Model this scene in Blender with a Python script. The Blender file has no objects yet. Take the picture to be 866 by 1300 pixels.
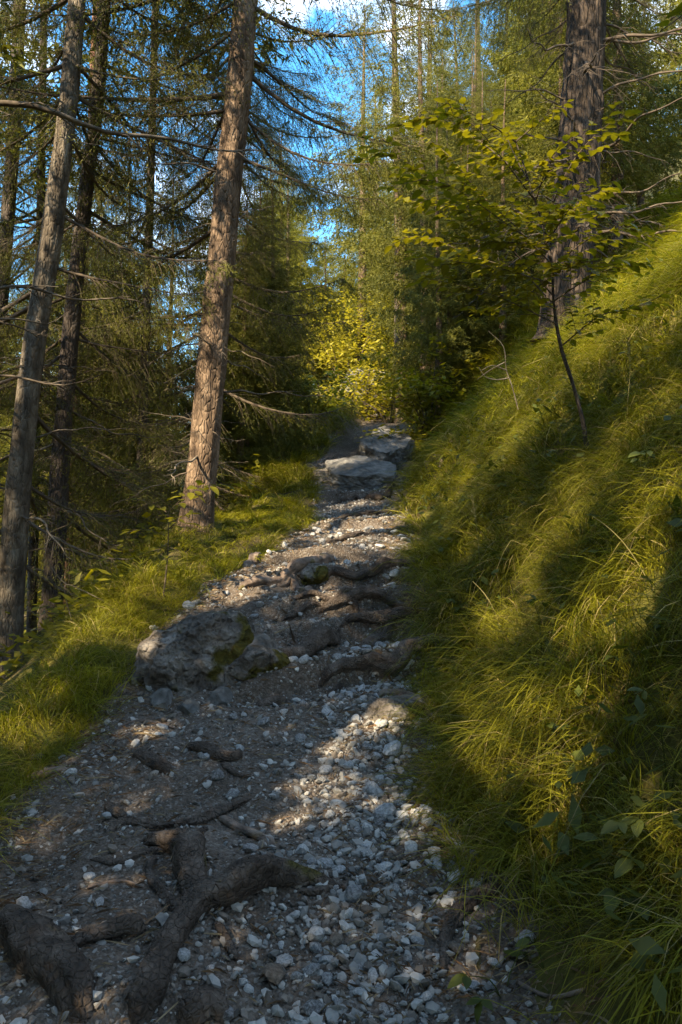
import bpy, math, random
import numpy as np
from mathutils import Vector, Matrix, Euler

SC = bpy.context.scene
COL = SC.collection
F = 1300 * 28 / 36.0            # focal length in photograph pixels
CZ = 1.55                       # eye height
HZ = 620.0                      # photograph row of the horizon

# ------------------------------------------------------------------ camera, sky, sun, exposure
cam_d = bpy.data.cameras.new('camera')
cam_d.sensor_fit = 'VERTICAL'; cam_d.sensor_height = 36; cam_d.lens = 28
cam_d.shift_y = -(650 - HZ) / 1300
cam_d.clip_start = 0.05; cam_d.clip_end = 2000
cam = bpy.data.objects.new('camera', cam_d); COL.objects.link(cam)
cam.location = (0, 0, CZ); cam.rotation_euler = (math.radians(90), 0, 0)
SC.camera = cam

SUN = np.array([-0.52, -0.57, 0.64]); SUN /= np.linalg.norm(SUN)     # direction towards the sun
EL = math.asin(SUN[2]); AZ = math.atan2(SUN[0], SUN[1])              # azimuth from +Y towards +X
w = bpy.data.worlds.new('World'); SC.world = w; w.use_nodes = True
nt = w.node_tree; nt.nodes.clear()
n_out = nt.nodes.new('ShaderNodeOutputWorld'); n_bg = nt.nodes.new('ShaderNodeBackground')
n_sky = nt.nodes.new('ShaderNodeTexSky'); n_sky.sky_type = 'NISHITA'; n_sky.sun_disc = False
n_sky.sun_elevation = EL; n_sky.sun_rotation = AZ
n_sky.altitude = 1200; n_sky.air_density = 1.0; n_sky.dust_density = 0.3; n_sky.ozone_density = 2.0
n_hs = nt.nodes.new('ShaderNodeHueSaturation'); n_hs.inputs['Saturation'].default_value = 1.28
n_hs.inputs['Hue'].default_value = 0.486
n_tc = nt.nodes.new('ShaderNodeTexCoord')
n_ns = nt.nodes.new('ShaderNodeTexNoise'); n_ns.inputs['Scale'].default_value = 5.5; n_ns.inputs['Detail'].default_value = 7
n_ns.inputs['Roughness'].default_value = 0.6
n_rp = nt.nodes.new('ShaderNodeValToRGB')
n_rp.color_ramp.elements[0].position = 0.50; n_rp.color_ramp.elements[0].color = (0, 0, 0, 1)
n_rp.color_ramp.elements[1].position = 0.66; n_rp.color_ramp.elements[1].color = (1, 1, 1, 1)
n_mx = nt.nodes.new('ShaderNodeMix'); n_mx.data_type = 'RGBA'
n_mx.inputs['B'].default_value = (7.5, 7.8, 8.2, 1)
L = nt.links.new
L(n_tc.outputs['Generated'], n_ns.inputs['Vector']); L(n_ns.outputs['Fac'], n_rp.inputs['Fac'])
L(n_sky.outputs['Color'], n_hs.inputs['Color']); L(n_hs.outputs['Color'], n_mx.inputs['A'])
L(n_rp.outputs['Color'], n_mx.inputs['Factor'])
L(n_mx.outputs['Result'], n_bg.inputs['Color']); L(n_bg.outputs['Background'], n_out.inputs['Surface'])
n_bg.inputs['Strength'].default_value = 0.14

sun_d = bpy.data.lights.new('sun', 'SUN'); sun_d.energy = 4.3; sun_d.angle = math.radians(0.5); sun_d.color = (1.0, 0.81, 0.55)
sun_o = bpy.data.objects.new('sun', sun_d); COL.objects.link(sun_o)
sun_o.rotation_euler = Vector(SUN).to_track_quat('Z', 'Y').to_euler()

vs = SC.view_settings
vs.view_transform = 'Standard'; vs.look = 'None'; vs.gamma = 1.0; vs.use_curve_mapping = False
vs.exposure = 2.15
SC.cycles.max_bounces = 6; SC.cycles.diffuse_bounces = 4; SC.cycles.glossy_bounces = 2; SC.cycles.transmission_bounces = 4

# ------------------------------------------------------------------ numeric helpers
rng = np.random.default_rng(7)
random.seed(7)

def smooth(a, b, t):
    t = np.clip((t - a) / (b - a), 0, 1); return t * t * (3 - 2 * t)

def _hash(i, j, k, s):
    h = (i * 374761393 + j * 668265263 + k * 2147483647 + s * 1274126177) & 0xFFFFFFFF
    h = ((h ^ (h >> 13)) * 1274126177) & 0xFFFFFFFF
    h = h ^ (h >> 16)
    return (h & 0xFFFF) / 65535.0

def vnoise(x, y, z, s=0):
    x, y, z = np.broadcast_arrays(np.asarray(x, float), np.asarray(y, float), np.asarray(z, float))
    xi, yi, zi = np.floor(x).astype(np.int64), np.floor(y).astype(np.int64), np.floor(z).astype(np.int64)
    fx, fy, fz = x - xi, y - yi, z - zi
    fx, fy, fz = fx*fx*(3-2*fx), fy*fy*(3-2*fy), fz*fz*(3-2*fz)
    r = 0
    for a in (0, 1):
        for b in (0, 1):
            for c in (0, 1):
                r = r + _hash(xi+a, yi+b, zi+c, s) * (fx if a else 1-fx) * (fy if b else 1-fy) * (fz if c else 1-fz)
    return r * 2 - 1

def fbm(x, y, z, o=3, s=0):
    r = 0; a = 1.0; f = 1.0
    for i in range(o):
        r = r + a * vnoise(np.asarray(x)*f, np.asarray(y)*f, np.asarray(z)*f, s + i); a *= 0.5; f *= 2.03
    return r

# ------------------------------------------------------------------ terrain: one height function for everything
_yt = np.array([-60, -20, -5, 0, 2.3, 3.3, 4.2, 5.2, 6.5, 8, 10, 12, 14, 17, 20, 30, 60, 170.])
_zt = np.array([-9, -3.5, -.7, -.03, 0, .114, .262, .47, .78, .996, 1.204, 1.49, 1.96, 2.81, 3.35, 4.8, 10, 26.])
_yd = np.linspace(-60, 170, 4601)
def _sm(v, n):
    k = np.hanning(n); k /= k.sum(); p = np.pad(v, n//2, mode='edge'); return np.convolve(p, k, 'valid')[:len(v)]
_Pz = _sm(np.interp(_yd, _yt, _zt), 25)
_Lx = _sm(np.interp(_yd, [-5, 2.3, 3.6, 4.2, 4.8, 5.6, 6.5, 7.6, 9, 10.3, 13.5, 16, 20, 30], [-1.6, -1.5, -1.46, -1.38, -1.25, -1.32, -1.08, -.72, -.42, -.32, -.5, 0, .4, 1.5]), 15)
_Rx = _sm(np.interp(_yd, [-5, 2.3, 3.6, 4.8, 5.6, 6.5, 7.6, 10.3, 13.5, 16, 20, 30], [.75, .60, .48, .55, .62, .69, .73, .83, 1.25, 1.4, 1.6, 2.5]), 15)
_S0 = _sm(np.interp(_yd, [0, 4, 6, 7.2, 8.5, 10, 12, 16, 25], [.5, .36, .42, .70, 1.25, .9, .8, 1.0, 2.0]), 25)
STEPS = [(4.86, .30, .19), (5.55, .12, .15), (5.95, .08, .17), (6.55, .10, .16), (7.35, .1, .15), (9.3, .0, .12), (11.5, .0, .2)]

def edge_l(y): return np.interp(y, _yd, _Lx)
def edge_r(y): return np.interp(y, _yd, _Rx)

MOUND = np.zeros((0, 4))
def gz(x, y):
    x = np.asarray(x, float); y = np.asarray(y, float)
    pz = np.interp(y, _yd, _Pz); l = np.interp(y, _yd, _Lx); r = np.interp(y, _yd, _Rx); s0 = np.interp(y, _yd, _S0)
    wob = .10 * vnoise(x*.9, y*1.3, 3.1, 5)
    t = x - r + wob
    tp = np.maximum(t, 0)
    bank = np.where(tp < .35, 1.9 * tp * tp / .7 * .9, 0.30 + (tp - .35) * 1.12)
    bank = np.where(tp > 2.2, 0.30 + 1.85 * 1.12 + (tp - 2.2) * .72, bank)
    bank = np.minimum(bank, 42 + 0*bank)
    s = np.maximum(l - x + wob, 0)
    left = .05 * smooth(0, .3, s) - np.maximum(s - s0, 0) * .80 + .34 * np.maximum(s - s0 - 4, 0)
    left = left + .46 * np.maximum(s - 28, 0) + .35 * np.maximum(s - 60, 0)
    inpath = smooth(-.15, .25, x - l) * smooth(-.15, .25, r - x)
    z = pz + bank + left
    st = 0
    for y0, k, h in STEPS:
        d = y - y0 - k * x - .06 * vnoise(x*4, y0*3, 1.7, 9)
        m = smooth(-.55, .1, x - (-.35 if y0 < 7 else -.9))
        st = st + m * h * (smooth(-.05, .03, d) - np.clip((d + .32) / .64, 0, 1))
    if len(MOUND):
        nr = (y > 1.4) & (y < 8.5) & (np.abs(x) < 2)
        if nr.any():
            xa, ya = (x[nr], y[nr]) if x.ndim else (x, y); mm = 0
            for a, b_, h, sg in MOUND: mm = np.maximum(mm, h * np.exp(-((xa-a)**2 + (ya-b_)**2) / (2*sg*sg)))
            if x.ndim: q = np.zeros_like(z); q[nr] = mm; z = z + q
            else: z = z + mm
    # dished wear line and lumps
    z = z + inpath * (st + .035 * fbm(x*1.6, y*1.6, 0, 3, 11) + .012 * vnoise(x*9, y*9, 0, 21))
    out = 1 - inpath
    far = smooth(9, 30, np.hypot(x, y))
    z = z + out * (.10 * fbm(x*.9, y*.9, 0, 3, 31) * (1 - far) + far * .8 * fbm(x*.12, y*.12, 0, 3, 41))
    return z

def P(px, py, d):
    return np.array([(px - 433) / F * d, d, CZ + (HZ - py) / F * d])

_ry = np.concatenate([np.arange(1.2, 12, .01), np.arange(12, 60, .05)])
def hit(px, py):
    """The ground point seen at a photograph pixel."""
    x = (px - 433) / F * _ry; z = CZ + (HZ - py) / F * _ry
    b = np.nonzero(z < gz(x, _ry))[0]
    i = b[0] if len(b) else len(_ry) - 1
    return np.array([x[i], _ry[i], gz(x[i], _ry[i])])

_m = []
for line, h, sg in [([(188, 1262), (236, 1182), (300, 1146), (385, 1120)], .035, .10), ([(245, 1130), (238, 1082)], .035, .09), ([(0, 1185), (58, 1228), (100, 1280)], .05, .14), ([(90, 1200), (160, 1182)], .03, .08),
                    ([(258, 1278)], .03, .09), ([(150, 1046), (232, 1046), (300, 1022)], .018, .06), ([(582, 1170), (640, 1128)], .03, .08), ([(180, 970), (215, 985)], .02, .06), ([(245, 952), (295, 966)], .02, .06),
                    ([(415, 866), (470, 846), (550, 822)], .04, .10), ([(440, 796), (550, 780)], .035, .09), ([(410, 778), (535, 760)], .035, .09), ([(420, 736), (540, 712)], .04, .11), ([(335, 835), (385, 838), (430, 808)], .04, .10), ([(310, 746), (366, 736), (420, 706)], .05, .13)]:
    pts = np.array([hit(*q)[:2] for q in line])
    for i in range(max(1, len(pts) - 1)):
        a, b_ = pts[i], pts[min(i+1, len(pts)-1)]; n = max(1, int(np.linalg.norm(b_-a) / (sg*.8)))
        for k in range(n + 1): _m.append((*(a + (b_-a)*k/n), h, sg))
MOUND = np.array(_m)

# ------------------------------------------------------------------ mesh building
class MB:
    def __init__(s): s.v = []; s.f = []; s.c = []; s.n = 0
    def add(s, v, f, col=None):
        v = np.asarray(v, float).reshape(-1, 3)
        f = np.asarray(f, np.int64)
        s.v.append(v); s.f.append(f + s.n); s.n += len(v)
        if col is not None:
            c = np.asarray(col, float)
            if c.ndim == 1: c = np.tile(c, (len(v), 1))
            s.c.append(c)
    grain = None
    def mesh(s, name, mat, smooth_=True):
        me = bpy.data.meshes.new(name)
        if not s.v: return me
        v = np.concatenate(s.v)
        sizes = np.concatenate([np.full(len(f), f.shape[1]) for f in s.f])
        idx = np.concatenate([f.ravel() for f in s.f])
        me.vertices.add(len(v)); me.vertices.foreach_set('co', v.astype(np.float32).ravel())
        me.loops.add(len(idx)); me.loops.foreach_set('vertex_index', idx.astype(np.int32))
        me.polygons.add(len(sizes))
        st = np.concatenate([[0], np.cumsum(sizes)[:-1]]).astype(np.int32)
        me.polygons.foreach_set('loop_start', st)
        me.polygons.foreach_set('use_smooth', np.full(len(sizes), smooth_, bool))
        if s.c:
            c = np.concatenate(s.c); a = me.attributes.new('col', 'FLOAT_COLOR', 'POINT')
            a.data.foreach_set('color', np.concatenate([c, np.ones((len(c), 1))], 1).astype(np.float32).ravel())
        if s.grain is not None:
            a = me.attributes.new('grain', 'FLOAT_VECTOR', 'POINT'); a.data.foreach_set('vector', np.asarray(s.grain, np.float32).ravel())
        me.update(calc_edges=True)
        if mat: me.materials.append(mat)
        return me
    def build(s, name, mat, parent=None, loc=(0, 0, 0), smooth_=True):
        return link(name, s.mesh(name, mat, smooth_), parent, loc)

def link(name, data, parent=None, loc=(0, 0, 0), rot=None, scale=None):
    o = bpy.data.objects.new(name, data); COL.objects.link(o)
    o.location = loc
    if rot is not None: o.rotation_euler = rot
    if scale is not None: o.scale = (scale,)*3 if np.isscalar(scale) else scale
    if parent is not None: o.parent = parent
    return o

def tag(o, label=None, cat=None, group=None, kind=None):
    if label: o['label'] = label
    if cat: o['category'] = cat
    if group: o['group'] = group
    if kind: o['kind'] = kind
    return o

def thing(name, label, cat, loc, group=None):
    return tag(link(name, None, None, tuple(loc)), label, cat, group)

def tube(pts, rad, k=6, lump=None, cap=True):
    pts = np.asarray(pts, float); n = len(pts)
    rad = np.broadcast_to(np.asarray(rad, float), (n,))
    t = np.gradient(pts, axis=0); t /= np.linalg.norm(t, axis=1)[:, None] + 1e-12
    u = np.array([0, 0, 1.]) if abs(t[0][2]) < .9 else np.array([1., 0, 0])
    V = np.empty((n, k, 3)); a = np.arange(k) * 2 * math.pi / k
    for i in range(n):
        u = u - t[i] * (u @ t[i]); u /= np.linalg.norm(u) + 1e-12
        b = np.cross(t[i], u)
        r = rad[i] if lump is None else rad[i] * lump(i, a)
        V[i] = pts[i] + (np.cos(a) * r)[:, None] * u + (np.sin(a) * r)[:, None] * b
    i, j = np.meshgrid(np.arange(n-1), np.arange(k), indexing='ij'); j2 = (j + 1) % k
    Q = np.stack([i*k+j, i*k+j2, (i+1)*k+j2, (i+1)*k+j], -1).reshape(-1, 4)
    V = V.reshape(-1, 3)
    return V, Q

def catmull(ctrl, step):
    c = np.asarray(ctrl, float)
    if len(c) == 2:
        n = max(2, int(np.linalg.norm(c[1][:3]-c[0][:3]) / step)); return c[0] + (c[1]-c[0]) * np.linspace(0, 1, n+1)[:, None]
    c = np.concatenate([[2*c[0]-c[1]], c, [2*c[-1]-c[-2]]]); out = []
    for i in range(1, len(c)-2):
        n = max(2, int(np.linalg.norm(c[i+1][:3]-c[i][:3]) / step))
        for q in np.arange(n) / n:
            out.append(.5 * ((2*c[i]) + (c[i+1]-c[i-1])*q + (2*c[i-1]-5*c[i]+4*c[i+1]-c[i+2])*q*q + (3*c[i]-c[i-1]-3*c[i+1]+c[i+2])*q**3))
    out.append(c[-2]); return np.array(out)

# ------------------------------------------------------------------ materials
def material(name, cols, scale=4, detail=6, rough=.85, bumps=(), stretch=(1, 1, 1), trans=None, attr=False, rand=0, moss=None, cells=None, spec=.25, coord='Object'):
    m = bpy.data.materials.new(name); m.use_nodes = True
    t = m.node_tree; N = t.nodes; K = t.links.new; N.clear()
    out = N.new('ShaderNodeOutputMaterial'); bs = N.new('ShaderNodeBsdfPrincipled')
    bs.inputs['Roughness'].default_value = rough; bs.inputs['Specular IOR Level'].default_value = spec
    tc = N.new('ShaderNodeTexCoord' if coord == 'Object' else 'ShaderNodeAttribute'); mp = N.new('ShaderNodeMapping'); mp.inputs['Scale'].default_value = stretch
    if coord == 'grain': tc.attribute_name = 'grain'
    K(tc.outputs['Object' if coord == 'Object' else 'Vector'], mp.inputs['Vector'])
    vec = mp.outputs['Vector']
    if rand:
        oi = N.new('ShaderNodeObjectInfo'); ad = N.new('ShaderNodeVectorMath'); ad.operation = 'MULTIPLY_ADD'
        ad.inputs[1].default_value = (37, 19, 53)
        cb = N.new('ShaderNodeCombineXYZ')
        for q in 'XYZ': K(oi.outputs['Random'], cb.inputs[q])
        K(cb.outputs[0], ad.inputs[0]); K(vec, ad.inputs[2]); vec = ad.outputs[0]
    ns = N.new('ShaderNodeTexNoise'); ns.inputs['Scale'].default_value = scale; ns.inputs['Detail'].default_value = detail
    ns.inputs['Roughness'].default_value = .62
    K(vec, ns.inputs['Vector'])
    fac = ns.outputs['Fac']
    if rand:
        ma = N.new('ShaderNodeMath'); ma.operation = 'MULTIPLY_ADD'; ma.inputs[1].default_value = rand; 
        sb = N.new('ShaderNodeMath'); sb.operation = 'SUBTRACT'; sb.inputs[1].default_value = .5
        K(oi.outputs['Random'], sb.inputs[0]); K(sb.outputs[0], ma.inputs[0]); K(fac, ma.inputs[2]); fac = ma.outputs[0]
    rp = N.new('ShaderNodeValToRGB'); el = rp.color_ramp.elements
    while len(el) < len(cols): el.new(.5)
    for e, (p, c) in zip(el, cols): e.position = p; e.color = (*c, 1)
    K(fac, rp.inputs['Fac']); colr = rp.outputs['Color']
    def mix(a, b, f, mode='MIX'):
        x = N.new('ShaderNodeMix'); x.data_type = 'RGBA'; x.blend_type = mode
        K(a, x.inputs['A'])
        if isinstance(b, tuple): x.inputs['B'].default_value = (*b, 1)
        else: K(b, x.inputs['B'])
        if isinstance(f, float): x.inputs['Factor'].default_value = f
        else: K(f, x.inputs['Factor'])
        return x.outputs['Result']
    if attr:
        at = N.new('ShaderNodeAttribute'); at.attribute_name = 'col'
        colr = mix(colr, at.outputs['Color'], 1.0, 'MULTIPLY')
    h = None
    if cells:                      # small stones seen in the surface: (scale, colour ramp)
        vo = N.new('ShaderNodeTexVoronoi'); vo.inputs['Scale'].default_value = cells[0]; K(vec, vo.inputs['Vector'])
        r2 = N.new('ShaderNodeValToRGB'); e2 = r2.color_ramp.elements
        while len(e2) < len(cells[1]): e2.new(.5)
        for e, (p, c) in zip(e2, cells[1]): e.position = p; e.color = (*c, 1)
        sx = N.new('ShaderNodeSeparateColor'); K(vo.outputs['Color'], sx.inputs[0]); K(sx.outputs[0], r2.inputs['Fac'])
        colr = mix(colr, r2.outputs['Color'], cells[2])
    if moss:                       # (colour, noise scale, low, high)
        n2 = N.new('ShaderNodeTexNoise'); n2.inputs['Scale'].default_value = moss[1]; n2.inputs['Detail'].default_value = 5; K(vec, n2.inputs['Vector'])
        mr = N.new('ShaderNodeMapRange'); mr.inputs['From Min'].default_value = moss[2]; mr.inputs['From Max'].default_value = moss[3]
        K(n2.outputs['Fac'], mr.inputs['Value']); colr = mix(colr, moss[0], mr.outputs['Result'])
    K(colr, bs.inputs['Base Color'])
    nrm = None
    for kind, sc, stg, dist in bumps:
        if kind == 'voronoi':
            tx = N.new('ShaderNodeTexVoronoi'); tx.feature = 'F1'; ho = 'Distance'
        elif kind == 'crack':
            tx = N.new('ShaderNodeTexVoronoi'); tx.feature = 'DISTANCE_TO_EDGE'; ho = 'Distance'
        else:
            tx = N.new('ShaderNodeTexNoise'); tx.inputs['Detail'].default_value = 6; ho = 'Fac'
        tx.inputs['Scale'].default_value = sc; K(vec, tx.inputs['Vector'])
        ht = tx.outputs[ho]
        if kind == 'crack':
            mr = N.new('ShaderNodeMapRange'); mr.inputs['From Max'].default_value = .18; K(ht, mr.inputs['Value']); ht = mr.outputs['Result']
        bp = N.new('ShaderNodeBump'); bp.inputs['Strength'].default_value = stg; bp.inputs['Distance'].default_value = dist
        if kind == 'voronoi': bp.invert = True
        K(ht, bp.inputs['Height'])
        if nrm: K(nrm, bp.inputs['Normal'])
        nrm = bp.outputs['Normal']
    if nrm: K(nrm, bs.inputs['Normal'])
    if trans:
        tr = N.new('ShaderNodeBsdfTranslucent'); mxs = N.new('ShaderNodeMixShader'); mxs.inputs[0].default_value = trans[0]
        cm = mix(colr, trans[1], 1.0, 'MULTIPLY'); K(cm, tr.inputs['Color'])
        K(bs.outputs[0], mxs.inputs[1]); K(tr.outputs[0], mxs.inputs[2]); K(mxs.outputs[0], out.inputs['Surface'])
    else:
        K(bs.outputs[0], out.inputs['Surface'])
    return m

M = {}
M['soil'] = material('forest_soil', [(.3, (.030, .022, .012)), (.5, (.060, .046, .018)), (.7, (.095, .078, .020))], 2.2, 8, .95,
                     [('noise', 30, .7, .02), ('noise', 140, .5, .006)], moss=((.070, .066, .010), 1.7, .36, .55))
M['path'] = material('trodden_gravel', [(.3, (.058, .044, .032)), (.5, (.105, .083, .064)), (.68, (.165, .14, .115))], 3.0, 8, .95,
                     [('voronoi', 85, .9, .010), ('noise', 26, .6, .02)],
                     cells=(85, [(.0, (.04, .03, .02)), (.5, (.09, .07, .053)), (.8, (.14, .12, .10)), (1, (.26, .25, .23))], .5))
BARKC = [(.30, (.040, .027, .018)), (.46, (.11, .076, .050)), (.6, (.20, .142, .095)), (.75, (.32, .25, .18))]
BARKP = [(.30, (.040, .032, .023)), (.46, (.095, .078, .058)), (.6, (.17, .145, .11)), (.75, (.31, .28, .23))]
M['bark'] = material('scaly_spruce_bark', BARKC, 9, 8, .92, [('crack', 22, .9, .012), ('noise', 55, .6, .008)], stretch=(1.1, 1.1, .42), rand=.05)
M['bark_pale'] = material('pale_lichen_bark', BARKP, 9, 8, .92, [('crack', 24, .8, .010), ('noise', 55, .6, .008)], stretch=(1.1, 1.1, .42), rand=.05)
M['bark_old'] = material('furrowed_old_bark', [(.28, (.017, .012, .008)), (.48, (.042, .031, .022)), (.62, (.075, .056, .041)), (.76, (.15, .112, .078))], 6, 8, .92,
                         [('crack', 13, 1.0, .03), ('noise', 45, .7, .010)], stretch=(1.2, 1.2, .22))
M['bark_dark'] = material('dark_brown_bark', [(.3, (.030, .024, .020)), (.5, (.06, .048, .04)), (.7, (.11, .09, .072))], 9, 8, .9, [('crack', 22, .9, .010), ('noise', 55, .6, .006)], stretch=(1.1, 1.1, .4))  # bark in darker browns
M['bark_red'] = material('reddish_pine_bark', [(.3, (.09, .045, .03)), (.5, (.19, .095, .06)), (.7, (.30, .17, .11))], 9, 8, .9, [('crack', 18, .8, .01)], stretch=(1, 1, .4))
M['twig'] = material('dead_branch_wood', [(.3, (.05, .038, .027)), (.5, (.10, .08, .058)), (.72, (.19, .16, .12))], 7, 5, .9, [('noise', 60, .4, .004)], rand=.15)
M['twig_dark'] = material('live_branch_wood', [(.3, (.045, .035, .026)), (.6, (.11, .085, .06))], 7, 5, .9, rand=.1)
M['root'] = material('weathered_root', [(.28, (.028, .020, .014)), (.48, (.066, .050, .038)), (.60, (.108, .085, .067)), (.78, (.20, .168, .138))], 13, 10, .8,
                     [('noise', 24, 1.0, .022), ('crack', 42, .8, .008), ('noise', 130, .7, .005)], moss=((.070, .058, .010), 4, .62, .70), stretch=(1, 1, 1), rand=.08)
M['root_pale'] = material('bleached_root', [(.28, (.07, .050, .038)), (.48, (.14, .105, .082)), (.7, (.25, .20, .16))], 13, 9, .85, [('noise', 24, 1.0, .018), ('noise', 120, .7, .005)], moss=((.085, .07, .010), 5, .60, .70))
STONEC = [(.25, (.10, .095, .09)), (.42, (.22, .22, .215)), (.6, (.36, .36, .35)), (.8, (.50, .49, .46))]
M['stone'] = material('limestone', STONEC, 9, 8, .9, [('noise', 30, .5, .008), ('noise', 120, .4, .003)], rand=.34, spec=.2)
M['stone_brown'] = material('brown_stone', [(.3, (.07, .055, .042)), (.5, (.13, .105, .08)), (.7, (.2, .17, .14))], 9, 8, .9, [('noise', 30, .5, .008)], rand=.2)
M['gravel'] = material('fine_gravel', [(.3, (.55, .55, .55)), (.7, (1.1, 1.1, 1.1))], 14, 4, .92, [('noise', 60, .4, .004)], attr=True, spec=.2)
M['boulder'] = material('grey_boulder', [(.30, (.05, .048, .042)), (.45, (.095, .093, .086)), (.58, (.155, .152, .142)), (.76, (.26, .25, .235))], 4.5, 10, .9,
                        [('crack', 3.2, .5, .03), ('noise', 6, .8, .08), ('noise', 28, .7, .015), ('noise', 110, .4, .004)])
M['mossy'] = material('mossy_boulder', [(.30, (.045, .037, .030)), (.45, (.115, .10, .084)), (.57, (.21, .19, .165)), (.74, (.42, .40, .37))], 4.5, 10, .92,
                      [('crack', 9, .7, .03), ('noise', 9, .9, .06), ('noise', 36, .9, .02), ('noise', 120, .6, .005)], moss=((.07, .058, .008), 3.2, .55, .60))
GRASST = (.5, (1.0, 1.0, .5))
M['grass'] = material('meadow_grass', [(.3, (.75, .75, .75)), (.7, (1.2, 1.2, 1.2))], 1.2, 4, .55, attr=True, trans=GRASST, spec=.25)
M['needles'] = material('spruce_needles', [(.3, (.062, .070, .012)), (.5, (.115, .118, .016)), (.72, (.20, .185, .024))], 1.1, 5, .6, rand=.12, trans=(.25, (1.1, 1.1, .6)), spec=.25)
M['needles_sun_tint'] = material('sun_tinted_spruce_needles', [(.3, (.10, .110, .015)), (.5, (.18, .178, .021)), (.72, (.29, .265, .034))], 1.0, 5, .6, rand=.2, trans=(.3, (1.1, 1.1, .5)), spec=.2)  # lighter, yellower needle colour that stands in for sunlight on the background
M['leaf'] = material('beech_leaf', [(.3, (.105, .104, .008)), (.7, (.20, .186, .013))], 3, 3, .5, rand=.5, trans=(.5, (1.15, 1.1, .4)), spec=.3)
M['leaf_sun_tint'] = material('sun_tinted_leaf', [(.3, (.26, .24, .025)), (.7, (.42, .38, .05))], 3, 3, .5, trans=(.5, (1.1, 1.05, .5)), spec=.3)  # leaf colour lightened to stand in for sunlight at the path end
M['leaf_green'] = material('herb_leaf', [(.3, (.050, .066, .010)), (.7, (.088, .105, .014))], 8, 3, .55, rand=.4, trans=(.4, (1.1, 1.1, .4)), spec=.3)
M['stalk'] = material('dry_stalk', [(.3, (.22, .19, .07)), (.7, (.36, .31, .13))], 8, 3, .7, trans=(.2, (1, 1, .8)))

# ------------------------------------------------------------------ ground and path sheets
def geo(a, b, first, ratio=1.16):
    out = [a]; s = first; sg = 1 if b > a else -1
    while sg * (b - out[-1]) > s: out.append(out[-1] + sg * s); s = min(s * ratio, 9)
    out.append(b); return out[1:]
xs = np.array(sorted(geo(-2.3, -190, .05)) + list(np.arange(-2.3, 2.0, .025)) + geo(2.0, 190, .05))
ys = np.array(sorted(geo(1.2, -60, .06)) + list(np.arange(1.2, 9, .028)) + list(np.arange(9, 18, .06)) + geo(18, 170, .1))
xs = np.unique(np.round(xs, 5)); ys = np.unique(np.round(ys, 5))
GX, GY = np.meshgrid(xs, ys); GZ = gz(GX, GY)
pm = (GX > edge_l(GY) - .06 + .10*vnoise(GX*3, GY*3, 0, 77)) & (GX < edge_r(GY) + .05 + .10*vnoise(GX*3, GY*3, 0, 78)) & (GY > -4) & (GY < 24)
GZ = GZ + np.where(pm, .008 * fbm(GX*30, GY*30, 0, 2, 51), 0)
ny, nx = GX.shape
I, J = np.meshgrid(np.arange(ny-1), np.arange(nx-1), indexing='ij')
Q = np.stack([I*nx+J, I*nx+J+1, (I+1)*nx+J+1, (I+1)*nx+J], -1).reshape(-1, 4)
onp = pm[:-1, :-1].ravel()
VV = np.stack([GX, GY, GZ], -1).reshape(-1, 3)
def sub(faces):
    u, inv = np.unique(faces, return_inverse=True); return VV[u], inv.reshape(-1, 4)
for nm, msk, mt in (('ground', ~onp, M['soil']), ('path', onp, M['path'])):
    b = MB(); b.add(*sub(Q[msk])); tag(b.build(nm, mt), kind='structure')

# ------------------------------------------------------------------ chosen sun spots: crowns are cut open towards the sun to light them
LIT = []           # (point, radius): openings in the crowns along the line from these points to the sun
def lit(px, py, r, d=None):
    LIT.append((P(px, py, d) if d else hit(px, py), r))
for a in [(432, 958, .13), (408, 1000, .13), (385, 1035, .10), (470, 925, .13), (495, 912, .1), (530, 1030, .05), (450, 990, .08), (350, 725, .28), (330, 735, .2), (395, 700, .2), (430, 685, .35), (470, 660, .5),
          (465, 600, .35), (440, 640, .3), (480, 560, .5),
          (820, 760, .30), (850, 745, .25), (770, 800, .2), (650, 790, .24), (740, 640, .36), (735, 670, .3), (625, 470, .4), (650, 510, .35), (700, 420, .4),
          (810, 480, .3), (840, 520, .3), (560, 560, .3), (530, 570, .35), (705, 925, .16), (640, 890, .13), (600, 860, .1), (660, 990, .1), (770, 900, .1), (730, 830, .14), (760, 970, .15), (860, 640, .26), (600, 700, .2), (590, 620, .3), (680, 560, .35), (640, 960, .12), (690, 720, .2),
          (330, 660, .35), (380, 600, .4), (260, 700, .28), (180, 760, .25), (110, 810, .22), (40, 900, .18), (410, 575, .4), (300, 640, .3), (200, 930, .07), (60, 965, .12),
          (20, 935, .25), (60, 885, .25), (140, 800, .3), (220, 735, .3), (300, 682, .3), (350, 645, .3), (380, 700, .3), (450, 672, .4), (300, 762, .2), (500, 692, .2), (420, 762, .1), (840, 880, .1), (800, 1000, .09), (720, 1040, .07), (850, 1080, .07), (760, 1150, .05), (680, 1100, .05), (800, 860, .12), (560, 1000, .05),
          (190, 930, .1), (270, 900, .07), (230, 850, .10), (500, 720, .06), (560, 840, .07)]:
    lit(*a)
for a in [(256, 612, .24, 8.4), (263, 540, .20, 8.4), (268, 480, .17, 8.4), (276, 430, .11, 8.4), (285, 385, .07, 8.4), (38, 510, .16, 8), (44, 470, .14, 8),
          (72, 300, .14, 8), (85, 180, .2, 8), (88, 640, .5, 14), (735, 330, .3, 9.7), (755, 230, .3, 9.7), (745, 120, .4, 9.7), (700, 405, .3, 9.7)]:
    lit(*a)
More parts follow.
